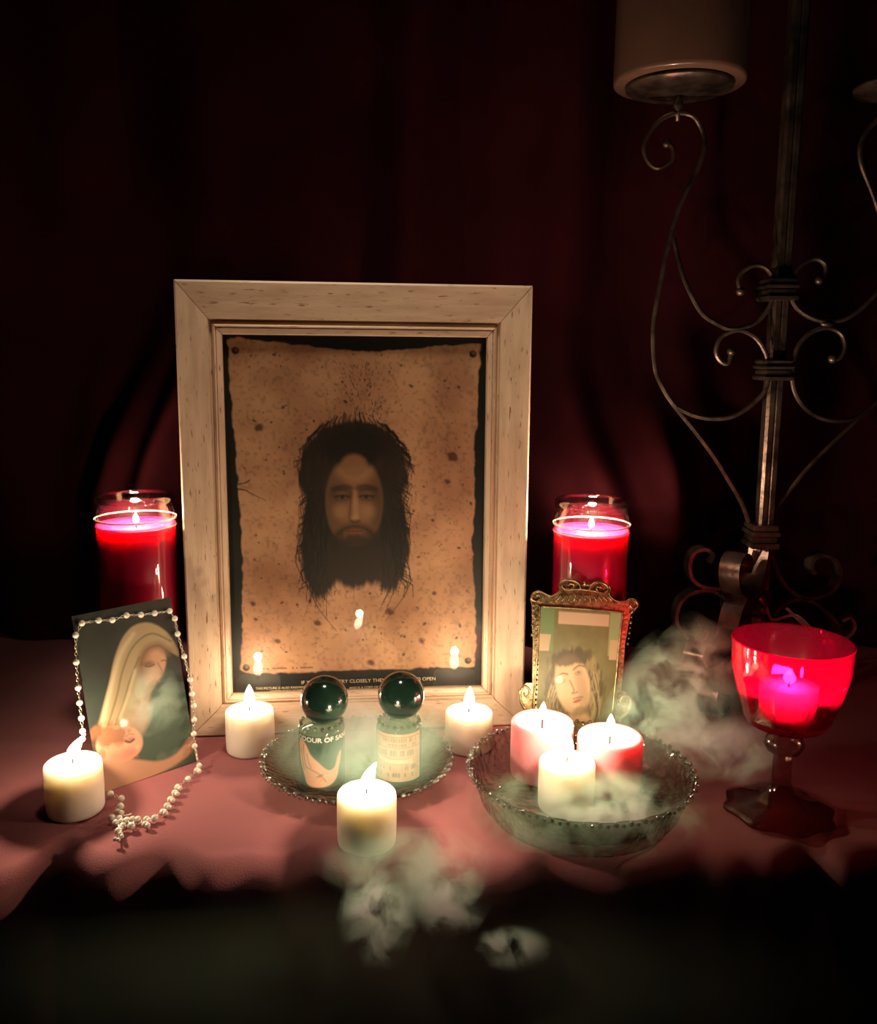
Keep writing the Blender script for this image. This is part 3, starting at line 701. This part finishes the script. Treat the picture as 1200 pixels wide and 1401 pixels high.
for a, b in zip(pt, pt[1:]): links(chain, a, b)
tl = []
for q in tail:
    px, py = cpt(*q); p = T(px, py, rb+.0011); tl.append(p); bead(p, 1.05)
for a, b in zip(tl, tl[1:]): links(chain, a, b)
tag(from_bm('chain', chain, M['silver'], ros), 'thin silver link chain', kind='stuff')
crossroot = empty('cross', (0, 0, 0)); crossroot.parent = ros
k7 = 7.5
def cz(a, b): return 130+a/k7, 1060+b/k7
for (a, b, s) in [(258, 325, 1.0), (232, 378, .9), (268, 392, .9), (172, 445, 1.1), (212, 492, 1.0), (250, 447, .95), (268, 475, .8), (312, 470, .8), (285, 525, 1.0), (240, 580, 1.1), (372, 525, 1.15), (385, 455, .9), (262, 545, .8), (205, 662, .6), (240, 668, .6), (275, 632, .6), (262, 610, .7)]:
    px, py = cz(a, b); bead(T(px, py, rb*1.3+.0008), s, crossroot)
bm = bmesh.new()
for (a0, a1) in (((250, 300), (238, 668)), ((160, 440), (395, 500)), ((290, 430), (375, 400))):
    q0 = T(*cz(*a0), .0030); q1 = T(*cz(*a1), .0030); tube(bm, [q0-inv, (q0+q1)/2-inv, q1-inv], .0007, 6)
from_bm('cross_bar', bm, M['silver'], crossroot)

# ------------------------------------------------------------------ small ornate brass frame with a picture, leaning on the right jar
OY = .650; of0 = Q(786, 1006, OY); of0.z = .0012
pL = onplane(717, 1003, Vector((0, OY, 0)), Vector((0, 1, 0)))
of = empty('ornate_frame', (0, 0, 0)); tag(of, 'small ornate brass frame with an upward-gazing portrait, leaning on the right jar', 'picture frame')
oyaw = .10; olean = .20
oux = Vector((math.cos(oyaw), math.sin(oyaw), 0)); onb = Vector((-math.sin(oyaw), math.cos(oyaw), 0))
ouz = onb*math.sin(olean)+Vector((0, 0, math.cos(olean))); oyl = onb*math.cos(olean) - Vector((0, 0, math.sin(olean)))
O0 = Vector((Q(786, 1010, OY).x, OY, .0006)); MO = Matrix((oux, oyl, ouz)).transposed().to_4x4(); MO.translation = O0; of.matrix_world = MO
nrm = -oyl
def ol(px, py, d=0.0):           # local x, z of a pixel on the plane d in front of the frame's face
    p = onplane(px, py, O0 + nrm*d, nrm) - O0; return Vector((p.dot(oux), -d, p.dot(ouz)))
def oz(a, b): return 690+a/4.119, 660+b/4.119      # coordinates of the enlarged view
def opt(a, b, d=0.0): return ol(*oz(a, b), d)
# picture
c0, c1, c2, c3 = opt(205, 695), opt(665, 728), opt(610, 1330), opt(165, 1290)
bot0 = ol(718, 1010); bot1 = ol(846, 1010)
c3 = Vector((c3.x, 0, .006)); c2 = Vector((c2.x, 0, .006))
P = Paint(150, 220, 1.45, srgb(120, 118, 74)); nn = P.noise(8, 10, 41, 3); P.c *= (.75+.45*nn)[..., None]
P.put(P.poly([(.0, .0), (.17, .0), (.17, .32), (.0, .32)], .006), srgb(112, 140, 90)); P.put(P.poly([(.85, .0), (1, .0), (1, .34), (.85, .34)], .006), srgb(150, 168, 118))
P.put(P.poly([(.22, .03), (.84, .03), (.84, .12), (.22, .12)], .006), srgb(206, 178, 146)); P.put(P.poly([(.0, .20), (.14, .20), (.12, .32), (0, .32)], .006), srgb(196, 176, 138)); P.put(P.poly([(.87, .22), (1, .22), (1, .37), (.87, .37)], .006), srgb(196, 176, 138))
hn = P.noise(26, 9, 51, 3)
P.put(P.ell(.46, .60, .36, .44, -.1, .10, (hn-.5)*.4), srgb(92, 84, 48)); P.put(P.ell(.46, .60, .36, .46, 0, .10)*np.clip((hn-.5)*6, 0, 1), srgb(170, 156, 104), .6)
for k in range(26):
    s_ = -1 if k % 2 else 1; x0 = .46+s_*(.20+.1*rs.rand()); y0 = .45+.2*rs.rand()
    P.put(P.line([(x0, y0), (x0+s_*.05, y0+.12), (x0+s_*.02+rs.randn()*.03, y0+.26)], .008, sm=4, taper=True), srgb(176, 160, 112) if k % 3 else srgb(70, 62, 38), .7)
P.put(P.poly([(.35, .80), (.62, .76), (.80, .95), (.9, 1.0), (.2, 1.0)], .03, sm=3), srgb(196, 160, 112))
P.put(P.ell(.44, .56, .21, .33, -.32, .10), srgb(214, 180, 134)); P.put(P.ell(.56, .60, .07, .24, -.3, .6), srgb(160, 126, 86), .6)
for ex_, ey_ in ((.30, .535), (.50, .475)):
    P.put(P.line([(ex_-.06, ey_-.025), (ex_, ey_-.055), (ex_+.07, ey_-.05)], .009, .008, sm=3), srgb(100, 78, 48), .85); P.put(P.ell(ex_, ey_, .045, .024, -.2, .5), srgb(150, 120, 84), .8)
    P.put(P.ell(ex_, ey_, .028, .013, -.2, .3), srgb(178, 150, 112), .7); P.put(P.ell(ex_+.004, ey_-.006, .009, .009, 0, .5), srgb(60, 48, 32), .85)
P.put(P.line([(.40, .53), (.46, .60), (.44, .625), (.50, .615)], .009, .008, sm=3), srgb(136, 100, 66), .85)
P.put(P.ell(.51, .68, .055, .018, -.3, .4), srgb(170, 88, 66), .95); P.put(P.line([(.46, .665), (.51, .655), (.57, .650)], .008, .008, sm=3), srgb(110, 82, 50), .8)
P.put(P.ell(.55, .755, .10, .05, -.25, .5, (hn-.5)*.8), srgb(128, 104, 66), .75)
P.put(P.ell(.40, .36, .27, .085, -.18, .25, (hn-.5)*.5), srgb(84, 76, 46), .9)
P.c *= .62
o = print_mesh('printed_portrait', P, lambda a, b: (c0*(1-a)+c1*a)*(1-b)+(c3*(1-a)+c2*a)*b + Vector((0, -.0012, 0)), painted('portrait_print', .45, .05), of)
# brass plate (outline with scrolled crest), opening left for the picture
outer = [(150, 660), (165, 625), (195, 612), (235, 630), (265, 640), (300, 625), (315, 600), (308, 575), (325, 560), (360, 548), (400, 556), (430, 575), (455, 578), (490, 578), (515, 562), (550, 562), (585, 580), (600, 605), (590, 625), (610, 655), (650, 672), (690, 668), (715, 655), (745, 665), (755, 690), (742, 710),
         (715, 740), (700, 800), (680, 920), (672, 1040), (660, 1170), (690, 1185), (715, 1225), (700, 1280), (665, 1310), (650, 1400), (640, 1480), (110, 1460), (108, 1300), (92, 1230), (90, 1170), (125, 1130), (160, 1130), (162, 1000), (165, 900), (160, 800), (160, 700)]
inn = [(205, 697), (665, 730), (645, 900), (628, 1100), (606, 1330), (596, 1420), (160, 1410), (166, 1290), (180, 1100), (192, 900)]
def plate():
    bm = bmesh.new(); outs = [opt(a, b) for a, b in outer]; inns = [opt(a, b) for a, b in inn]
    outs = [Vector((p.x, 0, max(p.z, .0))) for p in outs]; inns = [Vector((p.x, 0, max(p.z, .006))) for p in inns]
    vo = [bm.verts.new(p) for p in outs]; vi = [bm.verts.new(p) for p in inns]
    es = [bm.edges.new((vo[i], vo[(i+1) % len(vo)])) for i in range(len(vo))] + [bm.edges.new((vi[i], vi[(i+1) % len(vi)])) for i in range(len(vi))]
    bmesh.ops.triangle_fill(bm, edges=es, use_beauty=True)
    r = bmesh.ops.extrude_face_region(bm, geom=list(bm.faces))
    for v in [g_ for g_ in r['geom'] if isinstance(g_, bmesh.types.BMVert)]: v.co.y += .0028
    return from_bm('brass_plate', bm, M['brass'], of, smooth=False)
plate()
def orn(P_, r, name='scroll', taper=False, k=5, flip=False):
    bm = bmesh.new(); pts = smooth_pts([opt(a, b, .0012) for a, b in P_], k); n = len(pts)
    rr = [r*(1-.5*i/n) if taper else r for i in range(n)]; tube(bm, pts, rr, 8)
    return from_bm(name, bm, M['brass'], of)
orn(outer[:26]+[outer[26]], .0006, 'rim_moulding', k=3)
orn([(340, 603), (450, 604), (560, 622)], .0009, 'crest_bar')
orn([(430, 600), (425, 575), (400, 556), (360, 549), (330, 562), (330, 590), (352, 603), (385, 598), (395, 580), (375, 572), (362, 582)], .0011, taper=True)
orn([(480, 604), (490, 582), (515, 566), (550, 565), (580, 582), (585, 608), (560, 622), (528, 612), (520, 595), (538, 588), (550, 598)], .0011, taper=True)
orn([(200, 612), (165, 625), (155, 655), (180, 670), (205, 655), (198, 636), (182, 640)], .0010, taper=True)
orn([(700, 665), (740, 668), (752, 695), (735, 712), (712, 700), (716, 684), (730, 688)], .0010, taper=True)
orn([(120, 1280), (95, 1240), (92, 1180), (115, 1150), (140, 1165), (138, 1200), (118, 1205), (112, 1185)], .0012, taper=True)
orn([(655, 1330), (695, 1290), (712, 1235), (695, 1205), (665, 1210), (655, 1240), (675, 1255), (690, 1240)], .0013, taper=True)
orn([(200, 700), (190, 900), (176, 1100), (165, 1290), (160, 1390)], .0009, 'inner_moulding'); orn([(668, 730), (648, 900), (630, 1100), (610, 1290), (600, 1400)], .0009, 'inner_moulding')
orn([(205, 700), (430, 712), (668, 732)], .0008, 'inner_moulding')
bm = bmesh.new()
for i in range(7):
    t = i/6; ball(bm, opt(165-6*t, 690+170*t, .001), .0013 if i % 2 == 0 else .0008, 10, 7)
    ball(bm, opt(722-25*t, 730+180*t, .001), .0013 if i % 2 == 0 else .0008, 10, 7)
ball(bm, opt(453, 570, .001), .0016, 10, 7)
tag(from_bm('side_drops', bm, M['brass'], of), kind='stuff')
for (x0, y0, x1, y1) in ((190, 720, 172, 1280), (682, 745, 640, 1290)):          # the notched bands beside the picture
    bm = bmesh.new(); nN = 20
    for i in range(nN):
        t = (i+.2)/nN; t2 = (i+.8)/nN; a = opt(x0+(x1-x0)*t, y0+(y1-y0)*t, .0008); b = opt(x0+(x1-x0)*t2, y0+(y1-y0)*t2, .0008); tube(bm, [a, b], .0006, wide=.0030, side=Vector((1, 0, 0)))
    from_bm('notched_band', bm, M['brass'], of, smooth=False)
bm = bmesh.new()
for i in range(11):
    t = i/10; a = opt(330+250*t, 632+12*t, .0006); b = opt(290+335*t, 668+12*t, .0006); tube(bm, [a, b], [.0007, .0003], 6)
from_bm('crest_fluting', bm, M['brass'], of)

# ------------------------------------------------------------------ red goblet with a tea light
GY = .562; gx = Q(1066, 1100, GY).x
gob = tag(empty('goblet', (gx, GY, .0004)), 'red faceted glass goblet glowing with a light inside, before the iron stand', 'goblet')
def gz(py): return topz(1066, py, GY)-.0004
zr, zb2 = gz(876), gz(990); R = .0385
def gr(r, z, a):                     # wide ovals pressed around the bowl
    t = (z-zb2)/(zr-zb2)
    if t < .05 or t > .68: return r
    k = math.cos(a*5); s_ = math.sin(PI*(t-.05)/.63); k2 = math.cos(a*10+PI*(t > .36))
    return r*(1 - .13*s_*max(0, k)**.6 + .03*s_*max(0, -k)**3)
prof = [(.006, zb2-.004), (.018, zb2-.003), (.0255, zb2+.001), (.0285, zb2+.006)] + [(.0285+(R*.965-.0285)*t, zb2+.008+(zr-zb2-.030)*t) for t in np.linspace(.08, 1, 14)] + \
       [(R*.985, zr-.018), (R, zr-.004), (R*1.01, zr-.0005), (R*1.0, zr+.0003), (R*.97, zr-.0004), (R*.955, zr-.018), (.0262, zb2+.014), (.022, zb2+.006), (0, zb2+.004)]
bm = bmesh.new(); lathe(bm, prof, 80, rfun=gr)
from_bm('bowl', bm, M['goblet_glass'], gob, autosmooth=25)
st = [(0, 0), (.034, 0), (.0365, .0012), (.036, .0024), (.030, .0040), (.018, .0075), (.0095, .014), (.0065, .022), (.0065, zb2-.022), (.0110, zb2-.019), (.0135, zb2-.014), (.0115, zb2-.009), (.0075, zb2-.0055), (.0062, zb2-.0042), (0, zb2-.0042)]
bm = bmesh.new(); lathe(bm, st, 8*6, rfun=lambda r, z, a: r*(1+(.05*math.cos(8*a) if r > .02 else .03*math.cos(6*a)))); tag(from_bm('stem', bm, M['stem_glass'], gob), 'dark clear stem and spreading foot')
tz = zb2+.006
bm = bmesh.new(); lathe(bm, [(0, tz), (.019, tz), (.0180, tz+.001), (.0190, tz+.022), (.0180, tz+.0222), (.0175, tz+.0205), (0, tz+.0203)], 40)
tag(from_bm('tea_light', bm, M['tea_wax'], gob), 'small tea light inside the bowl')
flm = empty('tea_flame', (0, 0, tz+.0203)); flm.parent = gob
def tea():
    prof = [(0, 0), (.42, .04), (.78, .14), (.97, .28), (1, .38), (.90, .52), (.66, .70), (.36, .86), (.12, .97), (0, 1)]
    bm = bmesh.new(); lathe(bm, [(a*.0042, b*.0105+.0025) for a, b in prof], 16); from_bm('flame', bm, M['tea_flame'], flm)
    bm = bmesh.new(); tube(bm, [(0, 0, -.002), (0, 0, .002), (.0004, 0, .004)], .0006, 6); from_bm('wick', bm, M['wick'], flm)
    lamp('flame_light', 'POINT', (0, 0, .009), FLAME*2.2, FLAME_COL, .0035, flm)
tea()

# ------------------------------------------------------------------ wrought-iron stand
SY = .80
def s2(a, b, y=SY): return Q(a, b, y)
foot = s2(1024, 985); foot.z = 0.004
stand = tag(empty('candle_stand', (foot.x, SY, 0)), 'tall dark wrought-iron candle stand with scrolls, behind the red goblet', 'candle stand')
SO = Vector((foot.x, SY, 0))
def rod(P_, r, name, wide=None, ends=True, plane=SY, k=5, yoff=0.0):
    bm = bmesh.new(); pts = [Vector(p) if isinstance(p, Vector) else s2(p[0], p[1], plane) for p in P_]; pts = smooth_pts(pts, k)
    n_ = len(pts); pts = [p-SO+Vector((0, yoff*min(1, (n_-1-i)/12), 0)) for i, p in enumerate(pts)]
    if wide: tube(bm, pts, r, wide=wide, side=Vector((0, 1, 0)))
    else: tube(bm, pts, r, 8)
    if ends: ball(bm, pts[0], r*1.9, 10, 8)
    return from_bm(name, bm, M['iron'], stand, autosmooth=40)
# post: square bar with grooves, thicker below the lowest collar
bm = bmesh.new(); pb = s2(1027, 990)-SO; pb.z = .03; ptop = s2(1098, -60)-SO
def barcs(bm, a, b, w_):
    d = (b-a).normalized(); ux = Vector((1, 0, 0)); ux = (ux-d*ux.dot(d)).normalized(); uy = d.cross(ux); R_ = []
    cs_ = [(-1, -.7), (-.7, -1), (-.15, -1), (0, -.8), (.15, -1), (.7, -1), (1, -.7), (1, .7), (.7, 1), (-.7, 1), (-1, .7)]
    for p in (a, b): R_.append([bm.verts.new(p+ux*(x*w_)+uy*(y*w_)) for x, y in cs_])
    k = len(cs_)
    for i in range(k): bm.faces.new((R_[0][i], R_[0][(i+1) % k], R_[1][(i+1) % k], R_[1][i]))
    bm.faces.new(R_[0][::-1]); bm.faces.new(R_[1])
barcs(bm, pb, ptop, .0075); from_bm('post', bm, M['iron'], stand, smooth=False)
def collar(px, py0, py1, w_):
    a = s2(px+1, py0)-SO; b = s2(px-1, py1)-SO; h = (a-b).length; bm = bmesh.new()
    for (t0, t1, s_) in ((0, .22, 1.1), (.24, .52, .95), (.54, .72, 1.12), (.76, 1, 1.0)):
        box(bm, b.x-w_*s_+ (a.x-b.x)*t0, b.x+w_*s_+(a.x-b.x)*t0, -.017*s_, .010*s_, b.z+(a.z-b.z)*t0, b.z+(a.z-b.z)*t1, .001)
    from_bm('collar', bm, M['iron'], stand, smooth=False)
collar(1062, 382, 412, .0125); collar(1056, 492, 520, .0125); collar(1039, 715, 746, .0118)
main_l = [(912, 196), (921, 203), (918, 220), (899, 230), (885, 218), (882, 196), (899, 168), (924, 155), (947, 158), (959, 174), (964, 196), (956, 228), (931, 279), (918, 323), (905, 380), (894, 445), (896, 502), (906, 529), (921, 553), (950, 589), (977, 625), (1001, 664), (1016, 691), (1024, 714)]
rod(main_l, .0021, 'arm')
main_r = [(1055, 714), (1064, 694), (1079, 673), (1106, 640), (1139, 607), (1172, 577), (1200, 553), (1224, 515), (1234, 460), (1230, 400), (1215, 330), (1196, 270), (1178, 222), (1180, 190), (1200, 165), (1230, 155), (1252, 175), (1256, 205), (1240, 224), (1222, 215), (1222, 200)][::-1]
rod(main_r, .0021, 'arm')
rod([(1007, 400), (1004, 385), (1010, 373), (1025, 365), (1040, 368), (1050, 380), (1053, 397), (1049, 414), (1040, 430), (1022, 445), (995, 451), (974, 443), (953, 427), (935, 391), (927, 358), (922, 326)], .0021, 'scroll', yoff=-.012)
rod([(1113, 385), (1121, 376), (1121, 364), (1109, 356), (1094, 361), (1082, 373), (1075, 392), (1077, 412), (1088, 427), (1106, 437), (1124, 440), (1148, 437), (1175, 419), (1200, 388), (1212, 350), (1216, 325)], .0021, 'scroll', yoff=-.012)
rod([(995, 481), (990, 497), (980, 494), (974, 481), (980, 463), (995, 454), (1010, 453), (1028, 463), (1040, 481), (1045, 502), (1041, 532), (1022, 553), (998, 568), (971, 572), (947, 568), (927, 558)], .0021, 'scroll', yoff=-.012)
rod([(1131, 491), (1140, 490), (1148, 475), (1142, 457), (1124, 449), (1103, 455), (1086, 472), (1078, 496), (1078, 526), (1088, 550), (1106, 566), (1130, 574), (1160, 572), (1187, 560), (1203, 547)], .0021, 'scroll', yoff=-.012)
bm = bmesh.new(); ball(bm, s2(1124, 444)-SO+Vector((0, -.012, 0)), .0040, 12, 8, (1.6, 1, .8)); from_bm('knob', bm, M['iron'], stand)
bm = bmesh.new(); lathe(bm, [(0, -.014), (.002, -.014), (.002, -.006), (.0045, -.003), (.0045, .001), (.002, .004), (.002, .011), (0, .011)], 12, s2(928, 142)-SO); from_bm('knob', bm, M['iron'], stand)
# lower brackets: flat straps seen edge-on left and right, face-on in front
LB1 = [(968, 768), (973, 757), (962, 750), (947, 755), (941, 772), (945, 790), (958, 800), (980, 803), (1000, 797), (1022, 775), (1032, 752)]
LB2 = [(958, 858), (965, 862), (960, 871), (945, 873), (930, 862), (923, 843), (930, 820), (948, 808), (970, 806), (990, 818), (1006, 842), (1014, 875), (1018, 905)]
RB1 = [(1112, 783), (1106, 775), (1110, 763), (1124, 758), (1140, 766), (1146, 784), (1138, 803), (1118, 814), (1095, 815), (1075, 803), (1060, 780), (1052, 756)]
RB2 = [(1068, 846), (1074, 840), (1078, 850), (1070, 858), (1056, 862), (1048, 855), (1060, 832), (1085, 818), (1110, 822), (1135, 842), (1149, 870), (1148, 895), (1140, 912)]
for q in (LB1, LB2, RB1, RB2): rod(q, .0016, 'bracket', wide=.016, ends=False)
def radial(P_, dirv, r, wide, name, cx=1042):
    """the same bracket turned about the post so that it comes forward"""
    bm = bmesh.new(); pts = []
    for (a, b) in P_:
        p = s2(a, b)-SO; q0 = s2(cx, b)-SO; rr = p.x-q0.x; pts.append(Vector((q0.x, 0, p.z)) + dirv*rr)
    pts = smooth_pts(pts, 5); tube(bm, pts, r, wide=wide, side=Vector((-dirv.y, dirv.x, 0)))
    return from_bm(name, bm, M['iron'], stand, autosmooth=40)
dF = Vector((-.68, -.73, 0)).normalized()
RBa = [(a-4, b-12) for a, b in RB1]; radial(RBa, dF, .0012, .019, 'bracket')
RBb = [(a, b-22) for a, b in RB2[:-2]] + [(1149, 872), (1125, 893), (1095, 900)]
radial(RBb, dF, .0012, .019, 'bracket')
# three feet
def footleg(dirv, wide=.017, top=.085, ks=1.5):
    z0 = top; prof = [(.008, z0+.012), (.016, z0), (.040, .066), (.062, .055), (.080, .050), (.096, .053), (.103, .062), (.098, .069), (.090, .066)]
    bm = bmesh.new(); tube(bm, smooth_pts([Vector((pb.x, 0, z*1.15)) + dirv*(r*ks) for r, z in prof], 6), .0014, wide=wide, side=Vector((-dirv.y, dirv.x, 0)))
    prof = [(.030, .072), (.052, .058), (.070, .040), (.078, .022), (.073, .008), (.064, .0035), (.055, .006), (.053, .013), (.058, .016)]
    tube(bm, smooth_pts([Vector((pb.x, 0, z*1.15-.0012)) + dirv*(r*ks) for r, z in prof], 6), .0014, wide=wide, side=Vector((-dirv.y, dirv.x, 0)))
    return from_bm('foot_scroll', bm, M['iron'], stand, autosmooth=40)
for dv in (Vector((-.62, -.78, 0)), Vector((.90, -.42, 0)), Vector((-.25, .97, 0))): footleg(dv.normalized(), **({} if dv.x < -.5 else dict(top=.060, ks=.8) if dv.x > .5 else dict(top=.07, ks=.5)))
bm = bmesh.new(); lathe(bm, [(0, .024), (.010, .024), (.014, .030), (.011, .040), (.009, .060), (.012, .088), (.009, .096), (0, .097)], 24, (pb.x, 0, 0)); from_bm('hub', bm, M['iron'], stand)
# candle pan on the left arm
pc_ = s2(929, 124)-SO
bm = bmesh.new(); lathe(bm, [(0, -.004), (.012, -.004), (.034, -.002), (.0445, .001), (.0455, .0034), (.0440, .0036), (.042, .0025), (0, .0035)], 56, pc_); from_bm('candle_pan', bm, M['iron'], stand)
pr_ = s2(1245, 124)-SO
bm = bmesh.new(); lathe(bm, [(0, -.004), (.012, -.004), (.034, -.002), (.0445, .001), (.0455, .0034), (.0440, .0036), (.042, .0025), (0, .0035)], 56, pr_); tube(bm, [pr_+Vector((-.006, 0, -.022)), pr_], .002, 8); from_bm('candle_pan', bm, M['iron'], stand)

pcw = pc_+SO
pil = tag(empty('pillar_candle', (pcw.x, SY, pcw.z+.0044)), 'thick glossy brown pillar candle on the iron arm at the top, unlit', 'candle')
Rp = .0555; Hp = .15
bm = bmesh.new(); lathe(bm, [(0, 0), (Rp*.965, 0), (Rp*.99, .0012), (Rp, .004), (Rp, Hp-.006), (Rp*.985, Hp-.002), (Rp*.94, Hp), (Rp*.7, Hp-.003), (0, Hp-.005)], 64, rfun=lambda r, z, a: r*(1+.006*math.sin(3*a+z*20))); from_bm('wax_body', bm, M['brown_wax'], pil)
bm = bmesh.new(); tube(bm, [(0, 0, Hp-.008), (0, 0, Hp+.004), (.002, 0, Hp+.009)], .0009, 6); from_bm('wick', bm, M['wick'], pil)

# ------------------------------------------------------------------ smoke
def smoke_mat(name, col, dens, scale, seed, absorb=0.0, thr=.42, aniso=0.0):
    m, nt, out = nodes(name); L = nt.links.new
    tc = N(nt, 'TexCoord'); ln = N(nt, 'VectorMath', operation='LENGTH'); L(tc.outputs['Object'], ln.inputs[0])
    f = N(nt, 'MapRange'); f.interpolation_type = 'SMOOTHSTEP'; f.inputs[1].default_value = 1.0; f.inputs[2].default_value = .25; f.inputs[3].default_value = 0; f.inputs[4].default_value = 1; L(ln.outputs['Value'], f.inputs[0])
    g_ = N(nt, 'NewGeometry'); mp = N(nt, 'Mapping'); mp.inputs['Location'].default_value = (seed, seed*.7, 0); L(g_.outputs['Position'], mp.inputs[0])
    n = N(nt, 'TexNoise'); n.inputs['Scale'].default_value = scale; n.inputs['Detail'].default_value = 5; n.inputs['Roughness'].default_value = .6; n.inputs['Distortion'].default_value = .6; L(mp.outputs[0], n.inputs[0])
    r = N(nt, 'MapRange'); r.inputs[1].default_value = thr; r.inputs[2].default_value = thr+.14; L(n.outputs[0], r.inputs[0])
    a = N(nt, 'Math', operation='MULTIPLY'); L(f.outputs[0], a.inputs[0]); L(r.outputs[0], a.inputs[1])
    b = N(nt, 'Math', operation='MULTIPLY'); L(a.outputs[0], b.inputs[0]); b.inputs[1].default_value = dens
    sc = N(nt, 'VolumeScatter'); sc.inputs[0].default_value = (*col, 1); L(b.outputs[0], sc.inputs['Density']); sc.inputs['Anisotropy'].default_value = aniso
    L(sc.outputs[0], out.inputs['Volume']); return m
def smoke(c, r, mat, lab, rot=0, seed=0):
    bm = bmesh.new(); bmesh.ops.create_icosphere(bm, subdivisions=4, radius=1)
    for v in bm.verts:
        k = .90 + .20*mnoise.noise(v.co*1.6+Vector((seed, 3, 1)))
        v.co *= k
    o = from_bm('smoke', bm, mat); o.location = c; o.scale = r; o.rotation_euler = (0, rot, 0)
    tag(o, lab, 'smoke', kind='stuff'); return o
GRN = (.68, 1.0, .80)
SM = lambda n, d, s=28, seed=0, thr=.42, col=GRN: smoke_mat(n, col, d, s, seed, thr=thr)
smoke((DLX+.006, DLY-.010, .034), (.080, .068, .032), SM('smoke_in_dish', 42, 34, 1, .38, (.50, .92, .66)), 'green-white smoke filling the left dish around the bottles', seed=1)
p = Q(918, 985, .610); smoke((p.x, .610, p.z), (.058, .032, .092), SM('smoke_plume', 46, 42, 2.3, .45, (.60, .95, .72)), 'green-white smoke plume rising between the pink candles and the goblet', .25, 2)
smoke((DRX, DRY-.045, .022), (.090, .048, .026), SM('smoke_right_dish', 60, 42, 3.1, .45, (.55, .85, .60)), 'greenish smoke swirling over the front of the right dish', seed=3)
p = Q(517, 1255, .455); smoke((p.x, .455, p.z), (.026, .016, .036), SM('smoke_fall_one', 110, 60, 4.2, .42), 'pale smoke puff sinking below the front candle, over the cloth edge', seed=4)
p = Q(615, 1230, .455); smoke((p.x, .455, p.z), (.028, .014, .026), SM('smoke_fall_two', 90, 60, 5.5, .44), 'pale smoke puff spilling over the cloth edge right of the front candle', .3, 5)
p = Q(700, 1297, .448); smoke((p.x, .448, p.z), (.026, .013, .014), SM('smoke_fall_three', 130, 60, 6.4, .42), 'lowest small smoke puff hanging before the dark cloth front', 0, 6)
p = Q(215, 950, .60); smoke((p.x, .590, p.z), (.024, .012, .034), SM('smoke_card', 40, 40, 7.4, .42), 'thin smoke drifting across the veiled woman card', .2, 7)
p = Q(985, 1080, .60); smoke((p.x, .60, .028), (.055, .05, .027), SM('smoke_goblet_foot', 60, 42, 8.8, .45, (.60, .80, .64)), 'thin smoke spreading across the cloth beside the goblet foot', 0, 8)
smoke((-.02, .442, -.050), (.34, .026, .075), SM('smoke_front_haze', 3, 14, 9.6, .30, (.55, .72, .52)), 'faint wide haze of smoke hanging before the dark cloth front', 0, 9)
p = Q(560, 1185, .470); smoke((p.x, .470, p.z), (.062, .018, .030), SM('smoke_edge', 34, 40, 10.3, .42, (.62, .85, .66)), 'loose veil of smoke drifting over the cloth edge below the front candle', 0, 10)
